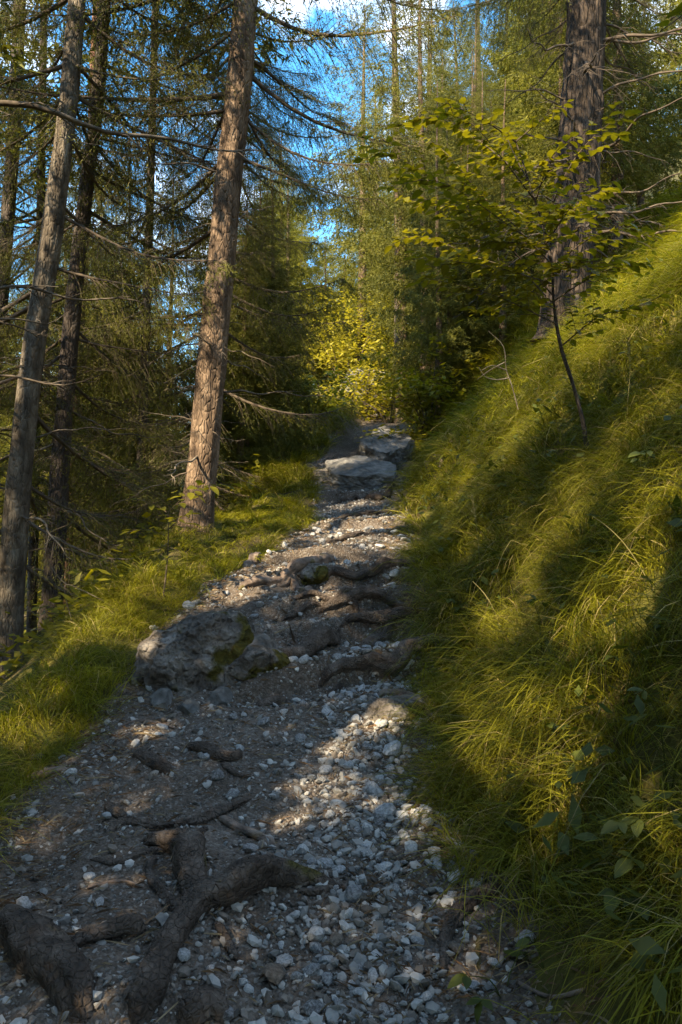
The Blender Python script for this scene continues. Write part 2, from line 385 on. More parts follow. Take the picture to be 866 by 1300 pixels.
for a in [(470, 470, 1.6, 19), (440, 480, 1.6, 22), (400, 300, 2.4, 18), (420, 230, 2.0, 22), (170, 300, 1.6, 18), (150, 450, 1.5, 18), (60, 250, 1.2, 16), (200, 560, 1.2, 16), (620, 80, 1.8, 17), (560, 120, 1.5, 17), (640, 230, .6, 6.0), (540, 260, .5, 6), (800, 300, .4, 6), (480, 330, 2.0, 30), (470, 520, 1.0, 17)]:
    lit(*a)
LP = np.array([p for p, r in LIT]); LR = np.array([r for p, r in LIT])
def in_gap(p, pad=0.0, maxr=9):
    """True where a point hangs in one of the openings."""
    p = np.asarray(p, float).reshape(-1, 3); res = np.zeros(len(p), bool)
    for q, r in zip(LP, LR):
        if r > maxr: continue
        d = p - q; t = d @ SUN
        o = d - t[:, None] * SUN; r2 = (o * o).sum(1)
        k = r2 < (1.6 * r + pad) ** 2
        if k.any():
            rr = r * (1 + .9 * fbm(o[k, 0]*2.6/r + q[0]*9, o[k, 1]*2.6/r, o[k, 2]*2.6/r, 2, 5)) + pad
            kk = k.copy(); kk[k] = (r2[k] < rr * rr) & ((vnoise(p[k, 0]*3.1, p[k, 1]*3.1, p[k, 2]*3.1, 8) > -.38) | (r2[k] < (.35*r)**2))
            res |= (t > .8) & kk
    return res

# ------------------------------------------------------------------ spruce foliage
def needle_tris(base, tip, nl, nw, per, g):
    """Needles along the twigs base->tip (n,3): returns (n*per*3,3) vertices."""
    n = len(base); s = g.random((n, per, 1)) ** .8
    d = tip - base; dl = np.linalg.norm(d, axis=1)[:, None] + 1e-9; d = d / dl
    o = base[:, None] + (tip - base)[:, None] * s
    r = g.normal(size=(n, per, 3)); r[..., 2] *= .7
    nd = d[:, None] * .75 + r * .55; nd /= np.linalg.norm(nd, axis=2)[..., None]
    sd = np.cross(nd, g.normal(size=(n, per, 3))); sd /= np.linalg.norm(sd, axis=2)[..., None] + 1e-9
    ln = nl * g.uniform(.6, 1.2, (n, per, 1))
    a = o - sd * nw * .5; b = o + sd * nw * .5; c = o + nd * ln
    return np.stack([a, b, c], 2).reshape(-1, 3)

def bough(g, Lb, ntw, nsub, per, nl, nw, droop=.25, wood=True, hang=.55):
    """A spruce branch along +X: wood tubes and needle triangles."""
    n = 9; t = np.linspace(0, 1, n)
    ph = g.uniform(0, 6)
    ax = np.stack([Lb*t*(1-.06*t), .05*Lb*np.sin(t*4+ph)*t, Lb*(-droop*1.6*t + droop*1.25*t**2.2) + .01*np.sin(9*t+ph)], 1)
    def at(u): return np.stack([np.interp(u, t, ax[:, i]) for i in range(3)], -1)
    u = np.sort(g.uniform(.10, 1, ntw)); side = np.where(np.arange(ntw) % 2 == 0, 1, -1)
    b = at(u); ln = Lb * (.34 * (1 - u) ** .6 + .09) * g.uniform(.6, 1.15, ntw)
    an = g.uniform(.6, 1.15, ntw)
    td = np.stack([np.cos(an), side*np.sin(an), -g.uniform(.1, hang, ntw)], 1); td /= np.linalg.norm(td, axis=1)[:, None]
    mid = b + td * ln[:, None] * .5; tip = mid + (td * [1, 1, .4] + [0, 0, -hang]) * ln[:, None] * .5
    seg_b = [b, mid]; seg_t = [mid, tip]
    for k in range(nsub):
        v = g.random(ntw)[:, None]; sb = b + (mid - b) * v * 2 if k % 2 == 0 else mid + (tip - mid) * v
        dd = td + g.normal(size=(ntw, 3)) * .55; dd[:, 2] -= hang * 1.1; dd /= np.linalg.norm(dd, axis=1)[:, None]
        seg_b.append(sb); seg_t.append(sb + dd * (ln * g.uniform(.25, .6, ntw))[:, None])
    nv = needle_tris(np.concatenate(seg_b), np.concatenate(seg_t), nl, nw, per, g)
    W = MB()
    if wood:
        W.add(*tube(ax, np.linspace(.010*Lb+.004, .003, n), 5))
        for i in range(ntw):
            W.add(*tube(np.stack([b[i], mid[i], tip[i]]), [.0035, .0025, .0012], 3))
    return W, nv

def dead_bough(g, Lb, ntw):
    n = 20; t = np.linspace(0, 1, n); ph = g.uniform(0, 6)
    ax = np.stack([Lb*t, .09*Lb*np.sin(t*4.5+ph)*t + .012*Lb*np.sin(t*17+ph), Lb*(-.16*t*g.uniform(.2, 1.9) + .07*np.sin(4*t+ph)*t + .010*np.sin(t*21+ph*2))], 1)
    W = MB(); W.add(*tube(ax, np.linspace(.009*Lb+.004, .0025, n), 6))
    for i in range(ntw):
        u = g.uniform(.12, .98); b = np.array([np.interp(u, t, ax[:, q]) for q in range(3)])
        s = g.choice([-1, 1]); l = Lb * g.uniform(.08, .34) * (1.1 - u)
        d = np.array([g.uniform(.2, .9), s * g.uniform(.4, 1), -g.uniform(-.1, .8)]); d /= np.linalg.norm(d)
        e = d + [0, 0, -g.uniform(0, .7)]
        p = np.stack([b, b + d*l*.5, b + d*l*.5 + e*l*.5]); W.add(*tube(p, [.004, .003, .0012], 3))
        for k in range(g.integers(0, 4)):
            v = g.random(); bb = p[0] + (p[2]-p[0])*v; dd = d + g.normal(size=3)*.6; W.add(*tube(np.stack([bb, bb+dd*l*.35]), [.002, .001], 3))
    return W

g0 = np.random.default_rng(3)
LIVE = []; DEAD = []
for i in range(8):
    W, nv = bough(g0, 2.2, 74, 6, 11, .030, .0068, droop=g0.uniform(.12, .42), hang=g0.uniform(.5, 1.2))
    nb = MB(); nb.add(nv, np.arange(len(nv)).reshape(-1, 3))
    LIVE.append((W.mesh('branch', M['twig_dark']), nb.mesh('needles', M['needles'], False)))
for i in range(9):
    DEAD.append(dead_bough(g0, 1.8, 16).mesh('branch', M['twig']))
DEAD_SHADED = []  # copies in a darker wood colour that stands in for shade
for m_ in DEAD:
    m2 = m_.copy(); m2.materials.clear(); m2.materials.append(M['twig_dark']); DEAD_SHADED.append(m2)
COARSE = [bough(g0, 2.0, 13, 3, 3, .18, .042, droop=g0.uniform(.1, .35), wood=False, hang=.6)[1] for i in range(8)]
MIDB = [bough(g0, 2.0, 36, 3, 5, .095, .022, droop=g0.uniform(.12, .4), wood=False, hang=g0.uniform(.5, 1.0))[1] for i in range(8)]

def crown_arrays(g, z0, z1, rad, spacing, per, src, axis=lambda z: (0, 0), base=None, keep=1.0, power=.8):
    out = []; z = z0
    while z < z1:
        f = (z - z0) / (z1 - z0); R = rad * (1 - f) ** power * (.55 + .45 * min(1, f * 6)) + .18
        a0 = g.uniform(0, 6.3)
        for k in range(per):
            if g.random() > keep: continue
            a = a0 + k * 6.283 / per + g.normal() * .2; s = R / 2.0 * g.uniform(.7, 1.15); up = .35 * f - .12 + g.normal() * .08
            v = src[g.integers(len(src))] * s
            if s < .6: v = (v.reshape(-1, 3, 3)[::2]).reshape(-1, 3)
            m = np.array(Euler((0, -up, a)).to_matrix()); ax = axis(z)
            v = v @ m.T + [ax[0], ax[1], z + g.normal() * .08]
            if base is not None:
                c = v.reshape(-1, 3, 3); kill = in_gap(c.mean(1) + base); v = c[~kill].reshape(-1, 3)
            out.append(v)
        z += spacing * g.uniform(.8, 1.25) * (1.15 - .5 * f)
    return np.concatenate(out) if out else np.zeros((0, 3))

def trunk_mesh(ctrl, r0, r1, mat, sides=28, step=.06, rough=.06, flare=.45, name='trunk', plate=0.0):
    """ctrl: local axis points from base to top."""
    p = catmull(ctrl, step); n = len(p); f = np.linspace(0, 1, n); zz = p[:, 2]
    rad = r0 + (r1 - r0) * f; rad = rad * (1 + flare * np.exp(-np.maximum(zz, 0) / .22))
    sd = int(abs(ctrl[0][0]*7919 + r0*1000)) % 97
    def lump(i, a):
        z = zz[i]; q = 1 + rough * fbm(np.cos(a)*2.2, np.sin(a)*2.2, z*2.2, 3, sd) + .35*flare*np.exp(-max(z, 0)/.25) * np.sin(a*5+sd) * .6
        if plate: q = q + plate * np.abs(vnoise(np.cos(a)*4.5, np.sin(a)*4.5, z*1.7, sd+7)) + plate*.6*vnoise(np.cos(a)*9, np.sin(a)*9, z*4.2, sd+9)
        return q
    b = MB(); b.add(*tube(p, rad, sides, lump)); return b.mesh(name, mat)

def spruce(label, px_ctrl, d, w0, w1, H, mat, group, seed, live_from, split=8.2, dead_from=.6, spacing=.36, per=5, Ldead=1.5, Llive=1.0, dead_keep=.8, live_keep=.9, sides=32, plate=0.0, low_live=0.0, base=None, front=False):
    """A tree whose trunk follows the photograph's trunk line at distance d; each branch is a part."""
    g = np.random.default_rng(seed)
    pts = np.array([P(x, y, d) for x, y in px_ctrl]) if base is None else np.array(base, float)
    if len(pts) == 2: pts = np.array([pts[0], (pts[0]+pts[1])/2, pts[1]])
    b0 = pts[0].copy(); b0[2] = min(gz(b0[0], b0[1]), b0[2]) - .08
    dirv = pts[-1] - pts[-2]; dirv /= np.linalg.norm(dirv); dirv = dirv * .6 + np.array([0, 0, .4]); dirv /= np.linalg.norm(dirv)
    top = pts[-1] + dirv * max(1, H - (pts[-1][2] - b0[2]))
    allp = np.concatenate([[b0], pts[1:] if pts[0][2] - b0[2] < .5 else pts, [pts[-1]*.5+top*.5, top]]) - b0
    root = thing('spruce_tree', label, 'tree', b0, group)
    hz = allp[:, 2]
    ra = w0 / 2 / F * d; rb = w1 / 2 / F * d
    zt = pts[-1][2] - b0[2]
    r_top = max(.02, ra + (rb - ra) * (H / zt)) if rb < ra else ra * .2
    link('trunk', trunk_mesh(allp, ra, r_top, mat, sides, plate=plate), root)
    axis = lambda z: (np.interp(z, hz, allp[:, 0]), np.interp(z, hz, allp[:, 1]))
    z = dead_from
    while z < min(split, H - 1):
        a0 = g.uniform(0, 6.3)
        for k in range(per):
            a = a0 + k * 6.283 / per + g.normal() * .25; zz = z + g.normal() * .07; ax = axis(zz)
            o = np.array([ax[0], ax[1], zz]); live = zz > live_from + g.normal() * .35 or g.random() < low_live
            if g.random() > (live_keep if live else dead_keep): continue
            dr = np.array([math.cos(a), math.sin(a), -.1])
            s = (Llive * g.uniform(.75, 1.25) * (1 - .45 * zz / H) if live else Ldead / 1.8 * g.uniform(.35, 1.15))
            pr = b0 + o + np.outer(np.linspace(.15, 1, 7) * s * (2.2 if live else 1.8), dr)
            if live and math.sin(a) < -.45 and not front: continue
            if live and in_gap(pr, .12, .55 if front else 9).mean() > .25: continue
            # nothing may hang into the open space above the path right in front of the viewer
            if pr[-1][1] < 4.2 and abs(pr[-1][0]) < .75 * max(pr[-1][1], 1): continue
            if live:
                wm, nm = LIVE[g.integers(8)]
                br = link('branch', wm, root, o, (g.uniform(-.3, .3), g.uniform(-.05, .2), a), s)
                link('needles', nm, br)
            else:
                link('branch', (DEAD_SHADED if plate == .12 else DEAD)[g.integers(9)], root, o, (g.uniform(-1, 1), g.uniform(-.25, .3), a), s)
        z += spacing * g.uniform(.75, 1.3)
    if H - 1 > split:
        v = crown_arrays(g, split, H, 2.2 * Llive, .5, 6, COARSE, axis, b0)
        cb = MB(); cb.add(v, np.arange(len(v)).reshape(-1, 3)); cb.build('crown', M['needles'], root, smooth_=False)
    return root

HERO = 'large spruces beside the path'
spruce('tall spruce with sunlit orange bark, leaning right beside the left grass verge',
       [(246, 676), (258, 580), (272, 430), (290, 230), (312, 0)], 8.5, 38, 30, 17, M['bark'], HERO, 11, 3.9, dead_from=.9, Ldead=1.2, Llive=1.2, dead_keep=.5, per=6, spacing=.30, sides=40, plate=.07)
spruce('thicker leaning spruce trunk at the left with pale lichen bark and sunlit patches',
       [(8, 842), (22, 640), (42, 450), (72, 250), (98, 0)], 8.0, 33, 21, 15, M['bark_pale'], HERO, 12, 3.2, dead_from=.9, Ldead=1.4, low_live=.3, per=5, dead_keep=.4, sides=36, plate=.06)
spruce('thinner dark trunk standing just right of the pale leaning trunk at the left',
       [(62, 822), (76, 600), (92, 400), (112, 220), (126, 100)], 9.0, 27, 13, 13, M['bark_dark'], HERO, 13, 3.0, dead_from=1.2, Ldead=1.4, low_live=.3, per=5, dead_keep=.4, sides=30)
spruce('slim reddish trunk in sunlight half hidden behind the thin dark trunk',
       [(78, 790), (88, 640), (97, 480), (112, 250)], 14.0, 14, 10, 16, M['bark_red'], HERO, 14, 6.0, dead_from=2, Ldead=1.6, per=4, sides=20)
spruce('shaded trunk crossing the left frame edge behind the thicker leaning trunk',
       [(-25, 700), (-8, 480), (8, 300), (20, 120)], 12.0, 22, 16, 15, M['bark_dark'], HERO, 15, 5.5, dead_from=1.5, Ldead=1.8, per=4, sides=24)
spruce('massive old conifer with furrowed grey bark standing on the grassy bank at the right',
       [(716, 430), (722, 330), (735, 200), (741, 80), (745, 0)], hit(716, 425)[1], 58, 46, 16, M['bark_old'], HERO, 16, 5.2, split=7.2, dead_from=1.6, Ldead=2.3, Llive=1.15, per=6, dead_keep=.7, sides=48, plate=.12)

# a tree just outside the left edge whose bare lower branches reach into the picture
spruce('spruce outside the left edge whose long bare pale branches reach across the upper left', None, 5.6, 30, 20, 14, M['bark'], HERO, 17, 6.4,
       split=6.5, dead_from=3.5, Ldead=3.0, per=6, dead_keep=.45, sides=20, base=[(-3.7, 5.4, gz(-3.7, 5.4)), (-3.65, 5.4, 3.0), (-3.6, 5.45, 6.0)])

MIDG = 'spruces with low green branches behind the front trunks'
spruce('slender dark spruce with drooping green sprays between the thin dark trunk and the orange one', [(176, 690), (186, 400), (196, 60)], 11.5, 13, 9, 13, M['bark_dark'], MIDG, 18, 2.4, split=7.6, dead_from=1.4, Llive=1.0, per=6, spacing=.34, live_keep=.8, front=True, sides=14)
spruce('dark spruce with long hanging sprays, its trunk hidden behind the orange trunk', [(254, 610), (275, 400), (305, 60)], 12.0, 12, 8, 14, M['bark_dark'], MIDG, 19, .4, split=8.0, dead_from=.5, Llive=1.0, front=True, per=6, spacing=.27, live_keep=.9, sides=14)
spruce('slim spruce with green sprays behind the two leaning left trunks', [(40, 800), (48, 450), (55, 60)], 12.5, 13, 9, 14, M['bark_dark'], MIDG, 20, 3.0, split=9.4, dead_from=2, Llive=1.05, per=6, spacing=.34, live_keep=.8, front=True, sides=14)

# ------------------------------------------------------------------ the forest behind
g1 = np.random.default_rng(21)
VAR = []
for i in range(3):
    H = 13.0
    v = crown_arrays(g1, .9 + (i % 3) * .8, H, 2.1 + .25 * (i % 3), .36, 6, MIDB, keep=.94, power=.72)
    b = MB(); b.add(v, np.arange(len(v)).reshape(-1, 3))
    VAR.append((b.mesh('crown', M['needles_sun_tint'], False), trunk_mesh([(0, 0, -.3), (.05, 0, 4), (0, .06, 9), (0, 0, H)], .17, .015, M['bark'], 10, .35, .05, .3)))
VARD = []
VARH = []
for i in range(1):
    v = crown_arrays(g1, 3.4, 13.0, 1.9, .40, 6, MIDB, keep=.8, power=.65); b = MB(); b.add(v, np.arange(len(v)).reshape(-1, 3)); VARH.append((b.mesh('crown', M['needles'], False), VAR[0][1]))
def far_tree(x, y, H, label, group, dark=False, i=None, wide=1.0):
    cm, tm = random.choice(VARH if i == 'high' else VAR)
    s = H / 13.0
    r = thing('spruce_tree', label, 'tree', (x, y, gz(x, y)), group)
    r.rotation_euler = (random.uniform(-.03, .03), random.uniform(-.03, .03), random.uniform(0, 6.28))
    r.scale = (s * wide, s * wide, s)
    link('trunk', tm, r); c = link('crown', cm, r)
    if dark: c.material_slots[0].link = 'OBJECT'; c.material_slots[0].material = M['needles']  # needles without the sun tint, for trees meant to look shaded
    return r
BG = 'spruces of the forest behind'
KEY = [(P(px, py, d), r) for px, py, d, r in [(470, 470, 19, .9), (455, 500, 20, .8), (440, 450, 22, 1.0), (400, 300, 19, .5), (470, 380, 26, .8), (470, 545, 14, .5), (262, 540, 8.5, .3), (300, 650, 9, .4)]]
def blocks(x, y, z, H, rad):
    for q, r in KEY:
        den = SUN[0]**2 + SUN[1]**2; t = ((x - q[0])*SUN[0] + (y - q[1])*SUN[1]) / den
        if t < 1.5: continue
        p = q + SUN * t; f = (p[2] - z) / H
        if f < 1 and math.hypot(p[0]-x, p[1]-y) < rad * max(0, 1 - f) ** .72 + r: return True
    return False
ORD = 'first second third fourth fifth sixth seventh eighth ninth tenth eleventh twelfth'.split()
def fill(n, px0, px1, d0, d1, py0, py1, label, dark=0.0, kind=None):
    made = []
    for k in range(n):
        d = random.uniform(d0, d1); px = random.uniform(px0, px1)
        x = (px - 433) / F * d; z = gz(x, d); top = CZ + (HZ - random.uniform(py0, py1)) / F * d
        for tr in range(30):
            if not blocks(x, d, z, max(4, top - z), 2.4 * max(4, top - z) / 13): break
            d = random.uniform(d0, d1); px = random.uniform(px0, px1); x = (px - 433) / F * d; z = gz(x, d); top = CZ + (HZ - random.uniform(py0, py1)) / F * d
        else: continue
        made.append((px, far_tree(x, d, max(4, top - z), label, BG, random.random() < dark, i=kind, wide=random.uniform(.9, 1.25))))
    made.sort(key=lambda q: q[0])
    for i, (px, o) in enumerate(made):
        if len(made) > 1: o['label'] = label + ', ' + (ORD[i] + ' from the left' if i < len(made) - 1 else 'rightmost of them')
fill(5, -140, 110, 15, 24, 200, 430, 'sunlit spruce down the slope behind the pale leaning trunk', .3)
fill(6, 110, 240, 15, 26, 150, 420, 'sunlit spruce on the slope between thin dark and orange trunks', .3)
fill(12, -220, 260, 26, 45, 180, 380, 'far pale spruce low on the slope behind the left trunks')
fill(8, 285, 360, 12.6, 15.5, 100, 330, 'dark dense spruce just right of the sunlit orange trunk', 1.0)
fill(8, 330, 415, 17, 30, 130, 330, 'sun-tinted yellow green spruce behind and left of the boulders', 0)
fill(2, 350, 400, 19, 26, -150, 40, 'tall thin spruce in blue sky right of the orange trunk', .5)
fill(1, 352, 362, 15, 18, -160, -40, 'tall spruce with a bare lower trunk just right of the orange trunk', 1.0, 'high')
fill(1, 446, 456, 23, 27, -60, 20, 'tall dark spruce whose high crown hangs into the sky gap above the path', 1.0, 'high')
fill(1, 340, 350, 12.5, 14, -160, -60, 'tall dark spruce with hanging crown close behind the orange trunk', 1.0, 'high')
fill(1, 386, 398, 16, 19, -160, -40, 'tall spruce with a bare lower trunk left of the boulders', 1.0, 'high')
fill(1, 505, 520, 16, 19, -200, -80, 'tall spruce with a bare lower trunk behind the upper boulder, crown in the sky gap', 1.0, 'high')
fill(2, 505, 545, 20, 25, -60, 120, 'tall lacy spruce standing before the brightest sky above the path end', 1.0)
fill(12, 395, 500, 30, 50, 300, 420, 'distant sunny spruce closing the end of the path', 0)
fill(8, 530, 640, 14, 18, 0, 200, 'dark shaded spruce right of the path above the boulders', 1.0)
fill(9, 540, 720, 17, 30, -200, 120, 'spruce up the slope behind the leafy sapling', .75)
fill(12, 700, 1050, 14, 28, -300, -20, 'spruce high on the slope right of the massive old conifer', .4)
fill(8, 470, 640, 32, 55, 60, 300, 'distant spruce on the hillside above the path end', .6)

# unseen trees added behind and beside the viewer to shade the path
SH = 'unseen spruces added around the viewpoint for shade'
g2 = np.random.default_rng(31)
for (x, y, H) in [(-4.6, 1.6, 15), (-5.2, -1.5, 17), (-7.5, 3.0, 16), (-8.0, -3.2, 18), (-3.6, -4.0, 17), (-6.4, -6.6, 18), (-10.5, .2, 18), (-11.5, 4.4, 17), (-9.2, 6.4, 15), (-6.6, 8.6, 15),
                  (-10.8, -6.0, 19), (-13.6, -2.4, 19), (-1.6, -6.6, 16), (-3.9, -9.4, 18), (-9.3, -10.2, 20), (-2.5, -.9, 15), (.9, -3.2, 16), (3.3, -2.4, 14), (4.9, -5.6, 15), (.2, -9.0, 18), (2.2, -6.2, 16)]:
    z = gz(x, y) - .1
    r = thing('spruce_tree', 'unseen tall spruce added around the viewpoint to shade the path', 'tree', (x, y, z), SH)
    link('trunk', trunk_mesh([(0, 0, 0), (.08, .03, H*.3), (0, .1, H*.6), (.05, 0, H)], .19, .015, M['bark'], 12, .3, .05, .4), r)
    v = crown_arrays(g2, 4.6 if x > -3 else 3.0, H, 2.7, .46, 7, COARSE, base=np.array([x, y, z]), power=.6)  # crown shaped by openings along the chosen sun lines
    b = MB(); b.add(v, np.arange(len(v)).reshape(-1, 3)); b.build('crown', M['needles'], r, smooth_=False)

# ------------------------------------------------------------------ rocks
import bmesh
_ico = {}
def ico(sub):
    if sub not in _ico:
        b = bmesh.new(); bmesh.ops.create_icosphere(b, subdivisions=sub, radius=1)
        _ico[sub] = (np.array([v.co[:] for v in b.verts]), np.array([[v.index for v in f.verts] for f in b.faces])); b.free()
    return _ico[sub]
def rock_arrays(g, dims, sub=3, nplane=14, rough=.05, sharp=1.0, freq=1.6, slab=False):
    """An angular rock: a ball cut by random planes, then roughened."""
    d, f = ico(sub)
    n = g.normal(size=(nplane, 3)); n /= np.linalg.norm(n, axis=1)[:, None]; h = g.uniform(.62, 1.0, nplane)
    if slab:
        e = np.array([[0, 0, 1], [.12, .1, 1], [0, 0, -1], [1, .2, .15], [-1, .3, .25], [.25, 1, .1], [-.2, -1, .12], [.5, -1, -.35], [-.8, -.7, .2], [.9, -.6, 0], [.6, .9, .1]], float)
        e += g.normal(size=e.shape) * .10; e /= np.linalg.norm(e, axis=1)[:, None]; n = np.concatenate([e, n[:3]]); h = np.concatenate([[.62, .66, .7], g.uniform(.72, .95, 8), g.uniform(.85, 1, 3)])
    dot = np.maximum(d @ n.T, 1e-3); r = np.minimum((h / dot).min(1), 1.15)
    r = r * sharp + (1 - sharp)
    s = g.uniform(0, 50)
    if rough: r = r * (1 + rough * fbm(d[:, 0]*freq+s, d[:, 1]*freq, d[:, 2]*freq, 5, 3))
    return d * r[:, None] * np.asarray(dims) * .5, f
def rock(name, label, cat, pt, dims, mat, seed, rot=(0, 0, 0), sub=5, nplane=14, rough=.08, sink=.3, group=None, parent=None, freq=1.6, smooth_=True, slab=False):
    g = np.random.default_rng(seed); b = MB(); b.add(*rock_arrays(g, dims, sub, nplane, rough, freq=freq, slab=slab))
    o = b.build(name, mat, parent, (pt[0], pt[1], pt[2] + dims[2] * (.5 - sink)), smooth_); o.rotation_euler = rot
    if label: tag(o, label, cat, group)
    return o
RK = 'rocks in the path'
rock('boulder', 'lower pale grey flat topped boulder with a dark undercut, nearer of the two path slabs', 'boulder', P(460, 603, 12.5) - [0, 0, .13], (1.16, 1.5, .52), M['boulder'], 41, (.30, -.20, .35), sub=6, rough=.10, sink=.25, group=RK, smooth_=False, slab=True, freq=2.4)
rock('boulder', 'upper pale grey slab with a sunlit crest resting behind the lower boulder in the path', 'boulder', P(486, 572, 13.8) - [0, 0, .2], (1.08, 1.5, .74), M['boulder'], 57, (.38, .06, -.3), sub=6, rough=.10, sink=.25, group=RK, smooth_=False, slab=True, freq=2.4)
rock('boulder', 'dark broken rock wedged under the right side of the lower boulder', 'boulder', hit(505, 618), (.6, .5, .4), M['mossy'], 58, (.1, .2, .7), sub=5, rough=.12, sink=.4, group=RK, smooth_=False, slab=True)
rock('boulder', 'small brown boulder half buried left of the lower pale boulder, against the grass verge', 'boulder', hit(410, 612), (.55, .5, .38), M['mossy'], 43, (0, 0, .5), nplane=10, sink=.45, group=RK)
mb = hit(245, 880)
rock('boulder', 'big mossy boulder bulging out of the left side of the path below the grass verge', 'boulder', mb + [.0, .30, .0], (.74, .70, .66), M['mossy'], 44, (.15, -.12, .3), nplane=12, rough=.15, sub=6, sink=.36, group=RK, freq=2.7, smooth_=False)
rock('boulder', 'lower mossy rock at the right foot of the big mossy boulder on the path', 'boulder', hit(318, 862) + [0, .12, 0], (.52, .42, .30), M['mossy'], 45, (0, .25, .8), nplane=11, rough=.14, smooth_=False, sink=.35, group=RK, freq=2.2)
for a in [(205, 892, .20, 71, 'grey broken chunk at the lower left foot of the big mossy boulder'), (240, 902, .16, 72, 'grey broken chunk below the middle of the big mossy boulder'), (282, 890, .19, 73, 'grey broken chunk below the right end of the big mossy boulder'), (178, 865, .15, 74, 'small broken chunk in the grass at the left side of the big mossy boulder')]:
    rock('broken_rock', a[4], 'rock', hit(a[0], a[1]), (a[2]*.85, a[2]*.75, a[2]*.7), M['mossy'] if a[3] == 74 else M['boulder'], a[3], (0, .2, a[3]), sub=4, nplane=10, rough=.10, sink=.5, group='broken chunks under the mossy boulder', smooth_=False)
rock('boulder', 'mossy mound of earth under the grass tuft, right of the step roots', 'boulder', hit(505, 915) + [.02, .14, 0], (.46, .40, .20), M['mossy'], 46, (0, .05, .4), nplane=20, sink=.45, group=RK)
rock('boulder', 'moss covered stub of rock beside the sunlit bleached roots in the middle of the path', 'boulder', hit(392, 742) + [0, .1, 0], (.36, .3, .24), M['mossy'], 47, (0, .05, .4), nplane=14, sink=.35, group=RK)

# ------------------------------------------------------------------ roots
def root(label, ctrl, mat='root', lift=.35, seed=0, group='roots crossing the path', name='tree_root', bury=True, humps=(), flat=.9):
    g = np.random.default_rng(seed + 500)
    c = []
    for px, py, wpx in ctrl:
        p = hit(px, py); r = max(.006, wpx / 2.65 / F * p[1]); c.append([*p, r])
    c = np.array(c)
    L0 = np.linalg.norm(np.diff(c[:, :3], axis=0), axis=1).sum()
    q = catmull(c, max(.009, L0 / 130)); pts = q[:, :3].copy(); rad = np.maximum(q[:, 3], .004)
    n = len(pts); s = np.linspace(0, 1, n)
    pts[:, 0] += .5 * rad * vnoise(s * L0 * 4, seed, 0, 3); pts[:, 1] += .5 * rad * vnoise(s * L0 * 4, seed, 5, 4)
    pts[:, 2] = gz(pts[:, 0], pts[:, 1]) + rad * (lift - .05) + .25 * rad * vnoise(s * L0 * 5, seed, 9, 6)
    rad = rad * (1 + .22 * vnoise(s * L0 * 8, seed * 1.7, 2, 33))
    for u, hh in humps: pts[:, 2] += hh * np.exp(-((s - u) / .12) ** 2)
    if bury:
        e = np.minimum(s, 1 - s) * L0; k = 1 - smooth(0, min(.24*L0, .05 + 1.3*rad.mean()), e)
        pts[:, 2] -= k * rad * 1.6; rad = rad * (1 - .6*k) 
    o0 = pts[n // 2].copy(); pts -= o0
    def lump(i, a):
        z = s[i] * L0
        tw = a + z * 2.2 + seed
        fl = 1 - .22 * np.abs(np.cos(a)) ** 2 if False else 1
        return fl * (1 + .26 * fbm(np.cos(a)*1.3 + seed, np.sin(a)*1.3, z * 6, 3, 13) + .08 * vnoise(np.cos(tw)*3.2, np.sin(tw)*3.2 + seed, z * 2.5, 15)
                     - .10 * np.abs(vnoise(np.cos(tw)*5.5, np.sin(tw)*5.5 + seed, z * 3.5, 19)) + .07 * np.sin(tw*6 + 3*vnoise(z*5, seed, 0, 27)) * vnoise(np.cos(a)*2, np.sin(a)*2, z*6, 29) + .05 * vnoise(np.cos(a)*7, np.sin(a)*7, z * 30, 23))
    b = MB(); V, Q = tube(pts, rad, 28, lump); k = 28
    b.add(V, Q); b.add(V[:k], [list(range(k))[::-1]]); b.add(V[-k:], [list(range(k))])
    an = np.arange(k) * 2 * math.pi / k + (s * L0)[:, None] * 1.6
    gr = np.stack([np.cos(an) * rad[:, None] + seed, np.sin(an) * rad[:, None], np.broadcast_to((s * L0 * .13)[:, None], an.shape)], -1).reshape(-1, 3)
    b.grain = np.concatenate([gr, gr[:k], gr[-k:]])
    return tag(b.build(name, M[mat], None, o0), label, 'root' if name == 'tree_root' else 'wood', group)
root('thick gnarled root running up right from the bottom edge, the main limb of the fork', [(158, 1306, 44), (186, 1264, 48), (204, 1226, 46), (236, 1184, 52), (258, 1158, 56), (300, 1150, 52), (345, 1130, 46), (385, 1122, 34), (420, 1130, 22), (452, 1126, 12)], seed=1, lift=.45, humps=((.62, .05),))
root('knotted stump like root standing up behind the fork of the thick gnarled root', [(262, 1176, 34), (248, 1140, 44), (240, 1110, 52), (238, 1082, 46), (212, 1074, 30), (168, 1068, 18)], seed=2, lift=.6, humps=((.5, .04),))
root('thin looping root left of the knotted stump like root', [(236, 1160, 20), (212, 1142, 18), (196, 1122, 16), (192, 1102, 13), (205, 1086, 11)], seed=3, lift=.5)
root('huge dark root filling the bottom left corner of the path', [(-25, 1165, 60), (18, 1195, 72), (58, 1228, 70), (92, 1268, 62), (112, 1310, 56)], seed=4, lift=.45)
root('short dark root bulging just above the huge corner root', [(76, 1206, 24), (112, 1196, 34), (146, 1188, 40), (174, 1180, 34), (186, 1172, 14)], seed=5, lift=.45)
root('rounded burl of root at the bottom edge right of the thick gnarled root', [(222, 1296, 30), (248, 1280, 54), (272, 1280, 50), (292, 1300, 26)], seed=6, lift=.35)
root('thin winding root crossing the gravel above the knotted root', [(128, 1068, 9), (150, 1046, 13), (185, 1048, 14), (232, 1046, 15), (275, 1034, 15), (312, 1018, 13), (322, 1008, 7)], seed=7)
root('short hooked root at the left end of the thin winding root', [(134, 1016, 12), (148, 1034, 15), (164, 1046, 12)], seed=8)
